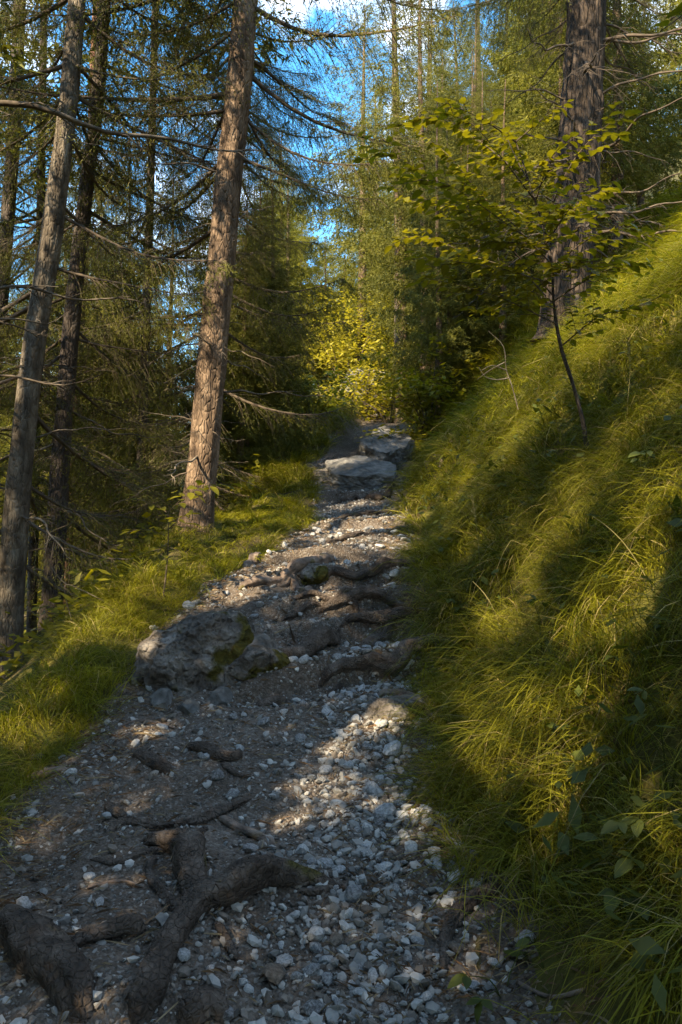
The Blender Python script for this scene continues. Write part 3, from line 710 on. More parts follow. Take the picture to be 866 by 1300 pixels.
root('brown split root lying right of the winding root toward the sunny gravel', [(272, 1032, 16), (300, 1052, 19), (328, 1066, 18), (356, 1074, 10)], 'root_pale', seed=9)
root('dark stub of root in the gravel below the big mossy boulder', [(168, 962, 18), (196, 972, 22), (226, 986, 20)], seed=10)
root('arched root right of the dark stub in the gravel', [(226, 950, 13), (256, 954, 17), (282, 966, 20), (302, 964, 18), (300, 950, 10)], seed=11, lift=.5)
root('brown stick lying by the left grass edge', [(22, 994, 12), (56, 986, 14), (94, 978, 11)], 'root_pale', seed=12, lift=.6, name='fallen_stick', group=None)
root('long bent root at the foot of the right bank, bottom of the picture', [(566, 1250, 20), (568, 1212, 24), (582, 1170, 22), (612, 1146, 24), (650, 1122, 20)], seed=13, lift=.55)
root('thin upright rootlet right of the long bent root at the bank foot', [(608, 1242, 7), (606, 1210, 9), (610, 1180, 7)], seed=14)
root('short root stub above the long bent root at the bank foot', [(572, 1108, 18), (600, 1104, 20), (622, 1120, 22), (634, 1136, 14)], seed=15)
root('thin root across bare earth above the short stub at the bank foot', [(520, 1084, 8), (556, 1078, 10), (602, 1068, 8)], seed=16)
root('bold pale root slanting across the path, lowest of the step roots', [(398, 870, 18), (430, 860, 24), (468, 846, 28), (508, 834, 28), (552, 822, 26), (585, 816, 18)], seed=17, lift=.55)
root('dark short root between the slanting root and the straight root steps', [(458, 822, 20), (484, 812, 22), (506, 802, 18)], seed=18)
root('straight root step with a sharp dark riser, above the slanting root', [(432, 798, 14), (470, 790, 19), (512, 784, 20), (556, 778, 18)], seed=19, lift=.6)
root('middle root step running from the arching root to the grass', [(402, 780, 13), (438, 772, 17), (486, 766, 17), (540, 758, 15)], seed=20, lift=.55)
root('upper root step in half sun crossing the path', [(412, 738, 13), (448, 726, 17), (492, 720, 17), (544, 710, 15)], seed=21, lift=.6)
root('arching root with a hollow beneath, between the mossy boulder and the slanting root', [(322, 828, 17), (352, 842, 23), (384, 838, 26), (412, 824, 28), (434, 802, 22)], seed=22, lift=.6, humps=((.6, .05),))
root('dark root reaching from the mossy boulder to the foot of the arching root', [(300, 838, 20), (330, 850, 26), (352, 868, 20)], seed=23)
root('bleached sunlit root spreading left in the middle of the path', [(300, 748, 12), (334, 742, 18), (366, 736, 21), (398, 720, 22), (424, 702, 14)], 'root_pale', seed=24, lift=.6)
root('small bleached root stub at the left end of the sunlit root', [(312, 722, 12), (324, 714, 18), (330, 704, 14)], 'root_pale', seed=25, lift=.6)
root('bleached root curling down beside the moss covered rock stub', [(350, 738, 12), (374, 740, 16), (394, 752, 14)], 'root_pale', seed=26, lift=.5)
root('thin root step below the boulders crossing to the grass', [(410, 690, 8), (450, 682, 11), (500, 676, 11), (528, 670, 9)], seed=27, lift=.5)
root('brown log like root to the right of the boulders', [(505, 600, 13), (530, 597, 15), (560, 592, 12)], 'root_pale', seed=28, lift=.6)
root('tangled dark root under the front of the lower boulder', [(424, 640, 8), (452, 632, 11), (482, 634, 11), (506, 622, 9)], seed=29, lift=.5)
root('dark stub of wood lying flat below the mossy boulder', [(318, 898, 14), (342, 896, 18), (366, 894, 13)], seed=30, lift=.45)
root('thin root at the left of the middle root step', [(352, 786, 8), (384, 780, 11), (410, 772, 9)], seed=31, lift=.5)
root('thin root leaving the tip of the thick forked root toward the gravel', [(372, 1128, 18), (402, 1136, 15), (432, 1130, 12), (462, 1140, 9), (492, 1136, 6)], seed=41)
root('thin side root running down left from the thick forked root to the bottom edge', [(214, 1218, 18), (196, 1236, 15), (172, 1250, 12), (150, 1276, 9)], seed=42)
root('thin side root curving right below the thick forked root', [(262, 1168, 20), (284, 1190, 16), (300, 1216, 12), (326, 1228, 8)], seed=43)
root('wiry root from the knotted stump toward the left verge', [(216, 1078, 14), (180, 1086, 11), (146, 1096, 9), (104, 1092, 7)], seed=44)
root('wiry root joining the knotted stump to the winding root above', [(238, 1084, 16), (246, 1064, 13), (268, 1046, 11)], seed=45)
root('wiry root between the huge corner root and the short dark root', [(60, 1226, 20), (76, 1212, 17), (92, 1204, 15)], seed=46)
root('thin root branching from the arched root in the gravel', [(280, 966, 12), (300, 984, 10), (330, 990, 7)], seed=47)
root('thin root branching from the slanting root down to the gravel', [(440, 858, 15), (424, 880, 11), (404, 892, 8)], seed=48)
root('thin root linking the straight root step to the middle root step', [(470, 790, 11), (452, 782, 10), (440, 772, 9)], seed=49)
root('small root step in the gravel between the bleached root and middle step', [(360, 762, 8), (396, 756, 11), (440, 750, 10), (476, 748, 7)], seed=50, lift=.5)
root('small root step high on the path under the boulders', [(418, 662, 6), (450, 656, 9), (492, 652, 8), (518, 648, 6)], seed=51, lift=.6)
for i, (c, lab) in enumerate([([(540, 1210, 4), (575, 1235, 5), (604, 1266, 3)], 'thin brown twig lying by the long bent root'), ([(655, 1250, 4), (700, 1268, 5), (742, 1262, 3)], 'pale twig on bare earth at the bottom right'), ([(420, 1222, 4), (452, 1240, 4), (486, 1246, 3)], 'short twig lying across the bottom gravel'),
                              ([(110, 1130, 4), (150, 1122, 5), (184, 1128, 3)], 'twig lying left of the thin looping root'), ([(520, 1010, 4), (545, 1000, 4), (566, 1004, 3)], 'twig at the right edge of the sunny gravel'), ([(150, 925, 4), (190, 918, 5), (222, 926, 3)], 'twig on the soil below the mossy boulder')]):
    root(lab, c, 'root_pale', lift=.9, seed=60 + i, name='fallen_stick', group='twigs fallen on the path', bury=False)
root('root nosing out of the mossy earth mound at the right of the path', [(470, 886, 14), (500, 884, 18), (528, 898, 20), (545, 918, 14)], 'root_pale', seed=32, lift=.5)

# ------------------------------------------------------------------ loose stones: the largest are things, the rest is gravel
g3 = np.random.default_rng(77)
SV = []
for i in range(14):
    b = MB(); b.add(*rock_arrays(g3, (1, g3.uniform(.6, .95), g3.uniform(.42, .75)), 2, 11, .02)); me = b.mesh('stone', M['stone'], False); SV.append(me)
SVB = []
for i in range(3):
    m_ = SV[i].copy(); m_.materials.clear(); m_.materials.append(M['stone_brown']); SVB.append(m_)
LM = [(265, 1150, 'the thick forked root'), (40, 1220, 'the huge corner root'), (600, 1160, 'the long bent root by the bank'), (225, 1045, 'the thin winding root'), (245, 850, 'the big mossy boulder'),
      (480, 845, 'the slanting step root'), (500, 905, 'the mossy mound with the grass tuft'), (370, 735, 'the bleached sunlit root'), (490, 765, 'the middle root step'), (260, 965, 'the arched root'),
      (465, 630, 'the two boulders'), (470, 1230, 'the bottom edge gravel run'), (440, 1010, 'the sunny patch of gravel')]
GS = 'loose stones on the path'
def pix(p): return 433 + F * p[0] / p[1], HZ - F * (p[2] - CZ) / p[1]
stones = []
def put_stone(p, size, label=None, brown=False, flat=1.0):
    me = SVB[g3.integers(3)] if brown else SV[g3.integers(14)]
    o = link('stone', me, None, (p[0], p[1], p[2] + size * .14), (g3.normal()*.3, g3.normal()*.3, g3.uniform(0, 6.3)), (size, size, size * flat))
    tag(o, label, 'stone', GS)
    if not label: stones.append((o, size, pix(p)))
    return o
for px, py, wpx, lab, br in [(350, 1244, 42, 'smooth brown stone in the gravel right of the burl at the bottom edge', True), (671, 1195, 30, 'white stone alone at the foot of the right bank', False),
        (497, 957, 34, 'wide flat pale stone at the top of the sunny gravel by the mound', False), (488, 1036, 34, 'grey blocky stone right of the sunny gravel patch', False),
        (476, 1008, 30, 'light stone just above the grey blocky stone by the sunny patch', False), (402, 1192, 34, 'large pale stone below the tip of the thick forked root', False),
        (448, 1142, 36, 'large pale block beside the tip of the thick forked root', False), (600, 1098, 28, 'flat pale stone on the root stub at the bank foot', False),
        (555, 1102, 24, 'pale stone on bare earth left of the root stub at the bank foot', False), (195, 800, 16, 'small pale stone lodged in the verge above the mossy boulder', False),
        (30, 1158, 28, 'pale stone above the huge corner root', False), (44, 968, 26, 'brown stone at the left grass edge above the stick', True), (605, 740, 14, 'pale stone in the grass edge beside the upper root step', False),
        (500, 732, 18, 'white stone on the upper root step', False), (330, 770, 16, 'pale cobble on the gravel below the bleached root', False), (240, 772, 22, 'pale stone on the top of the mossy boulder slope', False),
        (540, 1032, 26, 'pale stone at the right edge of the gravel below the mound', False), (285, 1290, 34, 'pale stone half cut by the bottom edge beside the burl', False)]:
    p = hit(px, py); put_stone(p, wpx / F * p[1], lab, br)
n = 0; taken = []
while n < 278:
    if g3.random() < .68:
        y = 1.95 + 3.0 * g3.random() ** .9; x = .10 + .06 * (y - 3) + g3.normal() * .22; size = g3.uniform(.030, .066) * (1 + .10 * (y - 2))
    else:
        y = g3.uniform(2, 9.5); l, r = edge_l(y), edge_r(y); x = g3.uniform(l + .05, r - .02); size = g3.uniform(.030, .060) * (1 + .16 * (y - 2))
    if not (edge_l(y) < x < edge_r(y) - .02): continue
    if any((x-a)**2 + (y-b)**2 < (.42*(size+s))**2 for a, b, s in taken): continue
    taken.append((x, y, size)); put_stone(np.array([x, y, float(gz(x, y))]), size, None, g3.random() < .07); n += 1
zones = {}
for o, s, (px, py) in stones:
    a, b, nm = min(LM, key=lambda q: (q[0]-px)**2 + (q[1]-py)**2)
    dx, dy = px - a, py - b
    side = ('below' if dy > 0 else 'above') if abs(dy) > abs(dx) else ('right of' if dx > 0 else 'left of')
    zones.setdefault((side, nm), []).append((s * F / o.location.y, o))
for (side, nm), lst in zones.items():
    lst.sort(key=lambda q: -q[0])
    for i, (s, o) in enumerate(lst):
        tone = 'brownish' if o.data in SVB else 'pale'
        o['label'] = (f"{['largest', 'second largest'][i]} loose stone {side} {nm}" if i < 2 else f"small {tone} angular stone lying {side} {nm}")

def scatter_stones(n, xy, size, cols, sub=1, dims=(1, .8, .6), sink=.1):
    """Many small stones in one mesh."""
    var = [rock_arrays(g3, (1, g3.uniform(.6, 1), g3.uniform(.45, .8)), sub, 9, 0) for _ in range(12)]
    k = g3.integers(12, size=n); ang = g3.uniform(0, 6.283, n); tl = g3.normal(size=(n, 2)) * .35
    z = gz(xy[:, 0], xy[:, 1]); b = MB()
    for q in range(12):
        i = np.nonzero(k == q)[0]
        if not len(i): continue
        v, f = var[q]; ca, sa = np.cos(ang[i])[:, None], np.sin(ang[i])[:, None]
        X = v[:, 0][None]*ca - v[:, 1][None]*sa; Y = v[:, 0][None]*sa + v[:, 1][None]*ca; Z = v[:, 2][None] + X*tl[i, :1] + Y*tl[i, 1:]
        W = np.stack([X, Y, Z], -1) * size[i][:, None, None] + np.stack([xy[i, 0], xy[i, 1], z[i] + size[i]*sink], -1)[:, None]
        FF = f[None] + (np.arange(len(i)) * len(v))[:, None, None]
        b.add(W.reshape(-1, 3), FF.reshape(-1, 3), np.repeat(cols[i], len(v), 0))
    return b
def stone_cols(n, pale):
    t = g3.random(n)[:, None]; base = np.where(g3.random(n)[:, None] < pale, np.array([.32, .31, .285]) * (.5 + .9*t), np.array([.18, .155, .128]) * (.5 + .9*t)); return base
N1 = 4600; y = 1.9 + 3.3 * g3.random(N1*2); x = .10 + .06*(y-3) + g3.normal(size=N1*2) * .22
ok = (x > edge_l(y)) & (x < edge_r(y)); xy1 = np.stack([x, y], 1)[ok][:N1]
N2 = 16500; y = 1.9 + 12.5 * g3.random(N2*2) ** 1.7; x = edge_l(y) - .03 + (edge_r(y) - edge_l(y) + .05) * g3.random(N2*2)
dn = smooth(-.45, .25, fbm(x*1.7, y*1.7, 2, 2, 91)); ok = g3.random(N2*2) < .45 + .55*dn; xy2 = np.stack([x, y], 1)[ok][:N2]
sz1 = np.exp(g3.normal(-3.95, .55, len(xy1))); sz2 = np.exp(g3.normal(-4.4, .58, len(xy2))) * (1 + .09*np.maximum(xy2[:, 1]-3, 0))
b = scatter_stones(len(xy1)+len(xy2), np.concatenate([xy1, xy2]), np.minimum(np.concatenate([sz1, sz2]), .055), np.concatenate([stone_cols(len(xy1), .8), stone_cols(len(xy2), .62)]))
tag(b.build('gravel', M['gravel'], smooth_=False), 'loose grey and brown gravel strewn over the path', kind='stuff')

# needles, bark chips and twigs on the path
nl = 9500; y = 1.9 + 8 * g3.random(nl) ** 1.4; u = g3.random(nl); u = np.where(g3.random(nl) < .6, np.where(g3.random(nl) < .5, u * .25, 1 - u * .3), u)
x = edge_l(y) - .1 + (edge_r(y) - edge_l(y) + .25) * u
a = g3.uniform(0, 6.283, nl); ln = np.exp(g3.normal(-3.3, .55, nl)); wd = .0016 + ln * .03
dv = np.stack([np.cos(a), np.sin(a)], 1); pv = np.stack([-dv[:, 1], dv[:, 0]], 1)
def gp(q, h=.008): return np.concatenate([q, (gz(q[:, 0], q[:, 1]) + h)[:, None]], 1)
c0 = np.stack([x, y], 1); A = gp(c0 - dv*ln[:, None]*.5 - pv*wd[:, None]*.5); B = gp(c0 - dv*ln[:, None]*.5 + pv*wd[:, None]*.5); C = gp(c0 + dv*ln[:, None]*.5, .014); D = gp(c0, .016)
b = MB(); V = np.stack([A, B, C, D + [0, 0, .002]], 1).reshape(-1, 3); i4 = np.arange(nl)[:, None] * 4
b.add(V, np.concatenate([i4 + [0, 2, 3], i4 + [3, 2, 1], i4 + [0, 3, 1]]), np.repeat(np.where(g3.random(nl)[:, None] < .6, [[.16, .10, .055]], [[.26, .20, .12]]) * g3.uniform(.5, 1.2, (nl, 1)), 4, 0))
tag(b.build('leaf_litter', M['gravel'], smooth_=False), 'dead needles, bark chips and twigs lying along the path', kind='stuff')

# ------------------------------------------------------------------ grass
def blades(g, base, lean, length, width, col, rings=4, up=.85, droop=.75, curl=.5):
    """Drooping blades; lean (n,2) is the horizontal direction each one falls to."""
    n = len(base); lean3 = np.concatenate([lean, np.zeros((n, 1))], 1)
    u0 = lean3 * g.uniform(.15, .75, (n, 1)) + np.array([0, 0, 1.]) * up + g.normal(size=(n, 3)) * .16; u0 /= np.linalg.norm(u0, axis=1)[:, None]
    sd = np.cross(u0, lean3 + g.normal(size=(n, 3)) * .35); sd /= np.linalg.norm(sd, axis=1)[:, None] + 1e-9
    dr = droop * g.uniform(.35, 1.35, (n, 1)); cu = curl * g.uniform(.3, 1.3, (n, 1)); L1 = length[:, None]
    V = []
    for s in np.linspace(0, 1, rings + 1):
        p = base + L1 * (u0 * s * (1 - .25*s) + lean3 * cu * s**2 - np.array([0, 0, 1.]) * dr * s**2.3)
        w = width[:, None] * (.55 + .9*s) * (1 - s) ** .8 * .9 if s > 0 else width[:, None] * .5
        if s == 1: V.append(p)
        else: V.append(p - sd * w); V.append(p + sd * w)
    V = np.stack(V, 1); k = V.shape[1]
    T = []
    for r in range(rings - 1): T += [[2*r, 2*r+1, 2*r+3], [2*r, 2*r+3, 2*r+2]]
    r = rings - 1; T.append([2*r, 2*r+1, 2*r+2])
    FF = np.array(T)[None] + (np.arange(n) * k)[:, None, None]
    return V.reshape(-1, 3), FF.reshape(-1, 3), np.repeat(col, k, 0)
def grass_cols(g, n, tuft_t, straw=.08):
    c = np.array([.235, .226, .012]) * (1 - tuft_t) + np.array([.150, .152, .013]) * tuft_t
    c = c * g.uniform(.55, 1.45, (n, 1)); s = g.random(n) < straw
    c[s] = np.array([.40, .32, .13]) * g.uniform(.6, 1.1, (s.sum(), 1)); return c
def tufts(mb, g, cx, cy, per, L0, w0, fall, rings, straw=.08, droop=.75, spread=.055):
    n = len(cx); tl = np.repeat(g.uniform(.65, 1.3, n), per); tt = np.repeat(smooth(-.4, .5, fbm(cx*1.3, cy*1.3, 0, 2, 61)) * .7 + .3*g.random(n), per)[:, None]
    big = np.repeat(1 + .35 * fbm(cx*.9, cy*.9, 4, 2, 63), per)
    th = g.uniform(0, 6.283, n*per); rr = np.abs(g.normal(size=n*per)) * spread
    bx = np.repeat(cx, per) + np.cos(th) * rr; by = np.repeat(cy, per) + np.sin(th) * rr
    lean = np.stack([np.cos(th), np.sin(th)], 1) * .55 + fall + np.repeat(g.normal(size=(n, 2)) * .6, per, 0)
    lean /= np.linalg.norm(lean, axis=1)[:, None] + 1e-9
    base = np.stack([bx, by, gz(bx, by) - .01], 1); L1 = L0 * tl * big * g.uniform(.45, 1.15, n*per)
    mb.add(*blades(g, base, lean, L1, w0 * g.uniform(.6, 1.3, n*per), grass_cols(g, n*per, tt, straw), rings, droop=droop))
def bank_pts(g, dens, y0, y1, t1, off=-.03):
    n = int(dens * (y1 - y0) * t1); y = g.uniform(y0, y1, n); x = edge_r(y) + off + g.random(n) ** .9 * t1
    k = (x < .428*y + 1.3) & ~((y < 2.95) & (x < .80 - .25*(y-2.3)) & (g.random(n) < .93)); return x[k], y[k]
g4 = np.random.default_rng(99)
FALL = np.array([-.55, -.12])
mb_ = MB()
tufts(mb_, g4, *bank_pts(g4, 135, 1.7, 5.2, 2.6), 34, .46, .0036, FALL, 4, .09)
tufts(mb_, g4, *bank_pts(g4, 105, 5.2, 9.0, 3.6), 26, .47, .0052, FALL, 4, .09)
tufts(mb_, g4, *bank_pts(g4, 48, 9.0, 19, 6.0), 21, .52, .0085, FALL, 3, .08)
tufts(mb_, g4, *bank_pts(g4, 90, 2.0, 7.0, .25, -.06), 28, .34, .0032, FALL, 4, .16)
tag(mb_.build('grass', M['grass'], smooth_=True), 'long drooping yellow green grass covering the right bank', kind='stuff')
def verge_pts(g, dens, y0, y1, w, off=.0):
    n = int(dens * (y1 - y0) * w); y = g.uniform(y0, y1, n); x = edge_l(y) - off - g.random(n) * (np.interp(y, _yd, _S0) + w - .5); k = (x > -.428*y - 1.0)
    k &= ((x + 1.02)**2 + (y - 5.35)**2 > .40**2)
    return x[k], y[k]
mb_ = MB(); FL = np.array([.30, -.25])
tufts(mb_, g4, *verge_pts(g4, 120, 2.2, 6.5, .85, .02), 34, .29, .0032, FL, 4, .08, droop=.55)
tufts(mb_, g4, *verge_pts(g4, 95, 6.5, 10.5, 1.1), 30, .29, .0046, FL, 4, .07, droop=.55)
tufts(mb_, g4, *verge_pts(g4, 50, 10.5, 19, 1.5), 24, .40, .008, FL, 3, .07, droop=.55)
tag(mb_.build('grass', M['grass'], smooth_=True), 'short bright grass of the verge along the left side of the path', kind='stuff')
mb_ = MB(); p = hit(492, 893)
tufts(mb_, g4, np.array([p[0], p[0]+.04, p[0]-.03]), np.array([p[1]+.05, p[1]+.1, p[1]+.02]), 34, .15, .0020, np.array([-.1, -.5]), 4, .02, droop=.6, spread=.025)
tag(mb_.build('grass_tuft', M['grass']), 'small green tuft of grass growing on the mossy mound in the path', 'grass tuft')
mb_.v[0][:, 2] += .07

n = 3200; yy = 1.8 + 9 * g4.random(n)**1.3; xx = edge_r(yy) + .1 + g4.random(n) * 3.2
keep = (xx < .43*yy + 1.2) & (fbm(xx*1.4, yy*1.4, 7, 2, 87) > -.1); xx, yy = xx[keep], yy[keep]; n = len(xx)
c = np.stack([xx, yy, gz(xx, yy) + g4.uniform(.08, .34, n)], 1); a = g4.uniform(0, 6.283, n); s = .042 * g4.uniform(.5, 1.5, n)[:, None]
d = np.stack([np.cos(a), np.sin(a), g4.normal(size=n)*.5], 1); p = np.stack([-np.sin(a), np.cos(a), g4.normal(size=n)*.4], 1)
b = MB(); b.add(np.stack([c - d*s*.8, c + p*s*.4 + d*s*.1, c + d*s*.8, c - p*s*.4 + d*s*.1], 1).reshape(-1, 3), np.arange(4*n).reshape(-1, 4))
tag(b.build('weeds', M['leaf_green'], smooth_=False), 'small leafy weeds growing through the grass of the bank', kind='stuff')

# long single stalks and blades that stand above the grass
def stalk(px, py, d, pts, label, head=False, r=.0016):
    b0 = hit(px, py) if d is None else P(px, py, d); d = b0[1]
    c = np.array([P(x, y, d) - b0 for x, y in pts]); c = np.concatenate([[[0, 0, -.05]], c])
    o = thing('grass_stalk', label, 'grass stalk', b0, 'single stalks standing above the grass')
    q = catmull(c, .03); b = MB(); b.add(*tube(q, np.linspace(r*1.3, r*.6, len(q)), 5)); b.build('stem', M['stalk'], o)
    if head:
        nv = needle_tris(np.repeat(q[-6:-1], 3, 0), np.repeat(q[-5:], 3, 0) + g4.normal(size=(15, 3))*.01, .022, .006, 7, g4); b = MB(); b.add(nv, np.arange(len(nv)).reshape(-1, 3)); b.build('seed_head', M['stalk'], o, smooth_=False)
stalk(612, 740, None, [(608, 700), (604, 660), (600, 628)], 'upright grass stalk with a feathery seed head at the left edge of the bank', True)
stalk(795, 560, None, [(797, 510), (800, 470), (797, 428)], 'upright stalk with a pale seed head high on the bank at the right', True)
stalk(772, 760, None, [(782, 730), (792, 706), (797, 696)], 'broad pale blade standing upright in the sunlit grass', False, .004)
stalk(640, 800, None, [(625, 770), (612, 750), (600, 738)], 'bent blade leaning left out of the grass beside the root steps', False, .003)
stalk(590, 830, None, [(640, 700), (660, 690), (690, 700)], 'long arching blade above the grass in the middle of the bank', False, .002)
stalk(835, 745, None, [(800, 700), (775, 672), (752, 655)], 'long thin stalk slanting left across the sunlit tuft on the bank', False, .002)
stalk(742, 980, None, [(748, 940), (762, 900), (770, 885)], 'broad green blade standing in the lower bank grass', False, .004)
stalk(560, 590, None, [(550, 580), (536, 578), (522, 586)], 'pale dry blade arching over the path beside the boulders', False, .003)
stalk(95, 735, None, [(118, 725), (138, 722)], 'dry stalk lying out of the verge grass by the thin dark trunk', False, .003)

# ------------------------------------------------------------------ leaves, sapling and herbs
def leaf_mesh(Ll, Wl, mat, fold=.18, curve=.12, n=5, name='leaf'):
    t = np.linspace(0, 1, n + 1); wv = np.sin(np.pi * t ** .8) ** .85 * Wl * .5
    V = []; 
    for i in range(n + 1):
        z = -curve * Ll * t[i]**2
        V += [[t[i]*Ll, wv[i], z + fold*wv[i]], [t[i]*Ll, 0, z], [t[i]*Ll, -wv[i], z + fold*wv[i]]]
    Q = []
    for i in range(n): Q += [[3*i, 3*i+3, 3*i+4, 3*i+1], [3*i+1, 3*i+4, 3*i+5, 3*i+2]]
    b = MB(); b.add(V, Q); return b.mesh(name, mat)
BEECH = [leaf_mesh(.074, .046, M['leaf'], g4.uniform(.05, .3), g4.uniform(0, .25)) for i in range(5)]
HERB = [leaf_mesh(.09, .05, M['leaf_green'], g4.uniform(.1, .3), g4.uniform(.1, .4)) for i in range(4)]
def mesh_arrays(me):
    v = np.empty(len(me.vertices)*3); me.vertices.foreach_get('co', v); q = np.array([p.vertices[:] for p in me.polygons]); return v.reshape(-1, 3), q
BA = [mesh_arrays(m) for m in BEECH]
def leaf_spray(root, branches, meshes, arrs, limit, mat, s0=1.0, gap=.045, side_every=.16):
    """branches: (points, radius). Leaves lie flat along the branches and their side twigs."""
    cnt = 0; rest = MB(); extra = 0
    for pts, r in branches:
        q = catmull(pts, .03); L0 = np.linalg.norm(np.diff(q, axis=0), axis=1).sum(); n = len(q)
        b = MB(); b.add(*tube(q, np.linspace(r, .0012, n), 5))
        tw = []; k = int(L0 / side_every)
        for i in range(k):
            u = (i + 1 + g4.uniform(-.3, .3)) / (k + 1); j = min(n-2, int(u*(n-1))); d = q[j+1]-q[j]; d /= np.linalg.norm(d)
            sd = np.cross(d, [0, 0, 1.]); sd /= np.linalg.norm(sd) + 1e-9; sg = 1 if i % 2 else -1
            dd = d*.7 + sd*sg*.8 + np.array([0, 0, g4.uniform(-.15, .1)]); l = g4.uniform(.22, .5) * (1.15 - .7*u) * min(1, L0)
            e = catmull([q[j], q[j] + dd*l*.5, q[j] + dd*l + [0, 0, -.05*l]], .03); tw.append(e); b.add(*tube(e, np.linspace(.0022, .001, len(e)), 4))
        br = b.build('branch', M['twig_dark'], root)
        for e in [q[int(n*.3):]] + tw:
            le = np.linalg.norm(np.diff(e, axis=0), axis=1).sum(); m = max(2, int(le / gap))
            for i in range(m):
                j = min(len(e)-2, int((i + .6)/m*(len(e)-1))); d = e[j+1]-e[j]; an = math.atan2(d[1], d[0]) + (1 if i % 2 else -1) * g4.uniform(.5, 1.1) * (0 if i == m-1 else 1)
                s = s0 * g4.uniform(.65, 1.2); rot = Euler((g4.normal()*.3, g4.normal()*.22 + .12, an)); w_ = g4.integers(len(meshes))
                if cnt < limit:
                    link('leaf', meshes[w_], br, e[j], rot, s); cnt += 1
                else:
                    v, f = arrs[w_]; rest.add(v*s @ np.array(rot.to_matrix()).T + e[j], f); extra += 1
    if extra: tag(rest.build('leaf', mat, root), kind='stuff')
    return cnt
sb = hit(746, 588); D = sb[1]
sap = thing('beech_sapling', 'slender young beech with flat sprays of olive leaves on the bank before the massive conifer', 'sapling', sb)
def rel(px, py, dd): return P(px, py, D + dd) - sb
st = np.array([[0, 0, -.05]] + [list(rel(*a)) for a in [(742, 545, 0), (728, 490, 0), (712, 440, -.02), (703, 385, -.05), (701, 340, -.08), (690, 290, -.12), (672, 232, -.2), (655, 180, -.25)]])
q = catmull(st, .04); b = MB(); b.add(*tube(q, np.linspace(.017, .004, len(q)), 10, lambda i, a: 1 + .12*np.sin(a*2 + i*.4))); b.build('stem', M['bark_dark'], sap)
brs = []
for c in [[(702, 375, -.05), (645, 312, -.25), (592, 268, -.4), (542, 222, -.5), (495, 196, -.6), (452, 182, -.7)],
          [(700, 335, -.08), (655, 288, -.2), (612, 248, -.1), (572, 200, .0), (540, 172, .1)],
          [(690, 290, -.1), (722, 214, -.3), (762, 166, -.4), (806, 140, -.5)],
          [(703, 382, -.05), (762, 346, -.35), (826, 332, -.5)],
          [(700, 340, -.08), (750, 302, -.3), (800, 290, -.5), (834, 304, -.6)],
          [(680, 255, -.15), (640, 204, -.4), (602, 160, -.6), (560, 140, -.7)],
          [(708, 412, -.03), (645, 382, -.2), (585, 362, -.3), (530, 352, -.4)],
          [(702, 385, -.05), (660, 345, .2), (602, 326, .3), (545, 302, .4), (500, 302, .4)],
          [(672, 232, -.2), (650, 190, -.1), (640, 160, .1)], [(690, 290, -.1), (640, 262, .3), (560, 262, .5), (505, 250, .6)],
          [(700, 360, -.05), (640, 342, -.5), (570, 330, -.8), (520, 320, -.9)], [(695, 320, -.08), (632, 276, -.6), (572, 236, -.9), (520, 226, -1.0)], [(672, 232, -.2), (610, 180, .2), (555, 150, .4), (500, 160, .5)],
          [(690, 300, -.1), (735, 258, .2), (780, 238, .3)], [(700, 345, -.1), (745, 332, -.7), (790, 330, -.9)], [(693, 310, -.1), (725, 262, -.8), (748, 232, -1.0)], [(680, 255, -.1), (700, 200, -.5), (735, 170, -.6)], [(655, 180, -.25), (610, 150, -.5), (560, 128, -.6)], [(655, 180, -.25), (690, 150, -.4), (720, 130, -.4)], [(700, 350, 0), (660, 380, .3), (600, 400, .5)],
          [(712, 440, 0), (760, 402, -.3), (800, 392, -.4), (850, 372, -.5)], [(695, 310, -.1), (620, 306, -.5), (570, 300, -.6)]]:
    brs.append((np.array([rel(*a) for a in c]), .006))
leaf_spray(sap, brs, BEECH, BA, 295, M['leaf'], 1.08, .038, .10)

# beech outside the right edge, one twig of which hangs into the top corner
bx, by = 2.35, 2.6; bz = float(gz(bx, by))
bt = thing('beech_tree', 'young beech outside the right edge whose big leaves hang into the top right corner', 'tree', (bx, by, bz))
link('trunk', trunk_mesh([(0, 0, -.1), (-.05, 0, 1.0), (-.02, .05, 2.4)], .045, .012, M['bark_dark'], 12, .1, .03, .3), bt)
tip = P(838, 40, 1.7) - [bx, by, bz]
leaf_spray(bt, [(np.array([[-.03, .02, 1.7], (np.array([-.03, .02, 1.7]) + tip)/2 + [0, 0, .12], tip]), .006), (np.array([[-.02, .03, 2.0], [.3, .4, 2.4], [.7, .5, 2.6]]), .006), (np.array([[-.02, .03, 2.2], [.2, -.4, 2.5], [.5, -.7, 2.6]]), .006)], BEECH, BA, 120, M['leaf'], 1.0, .06)

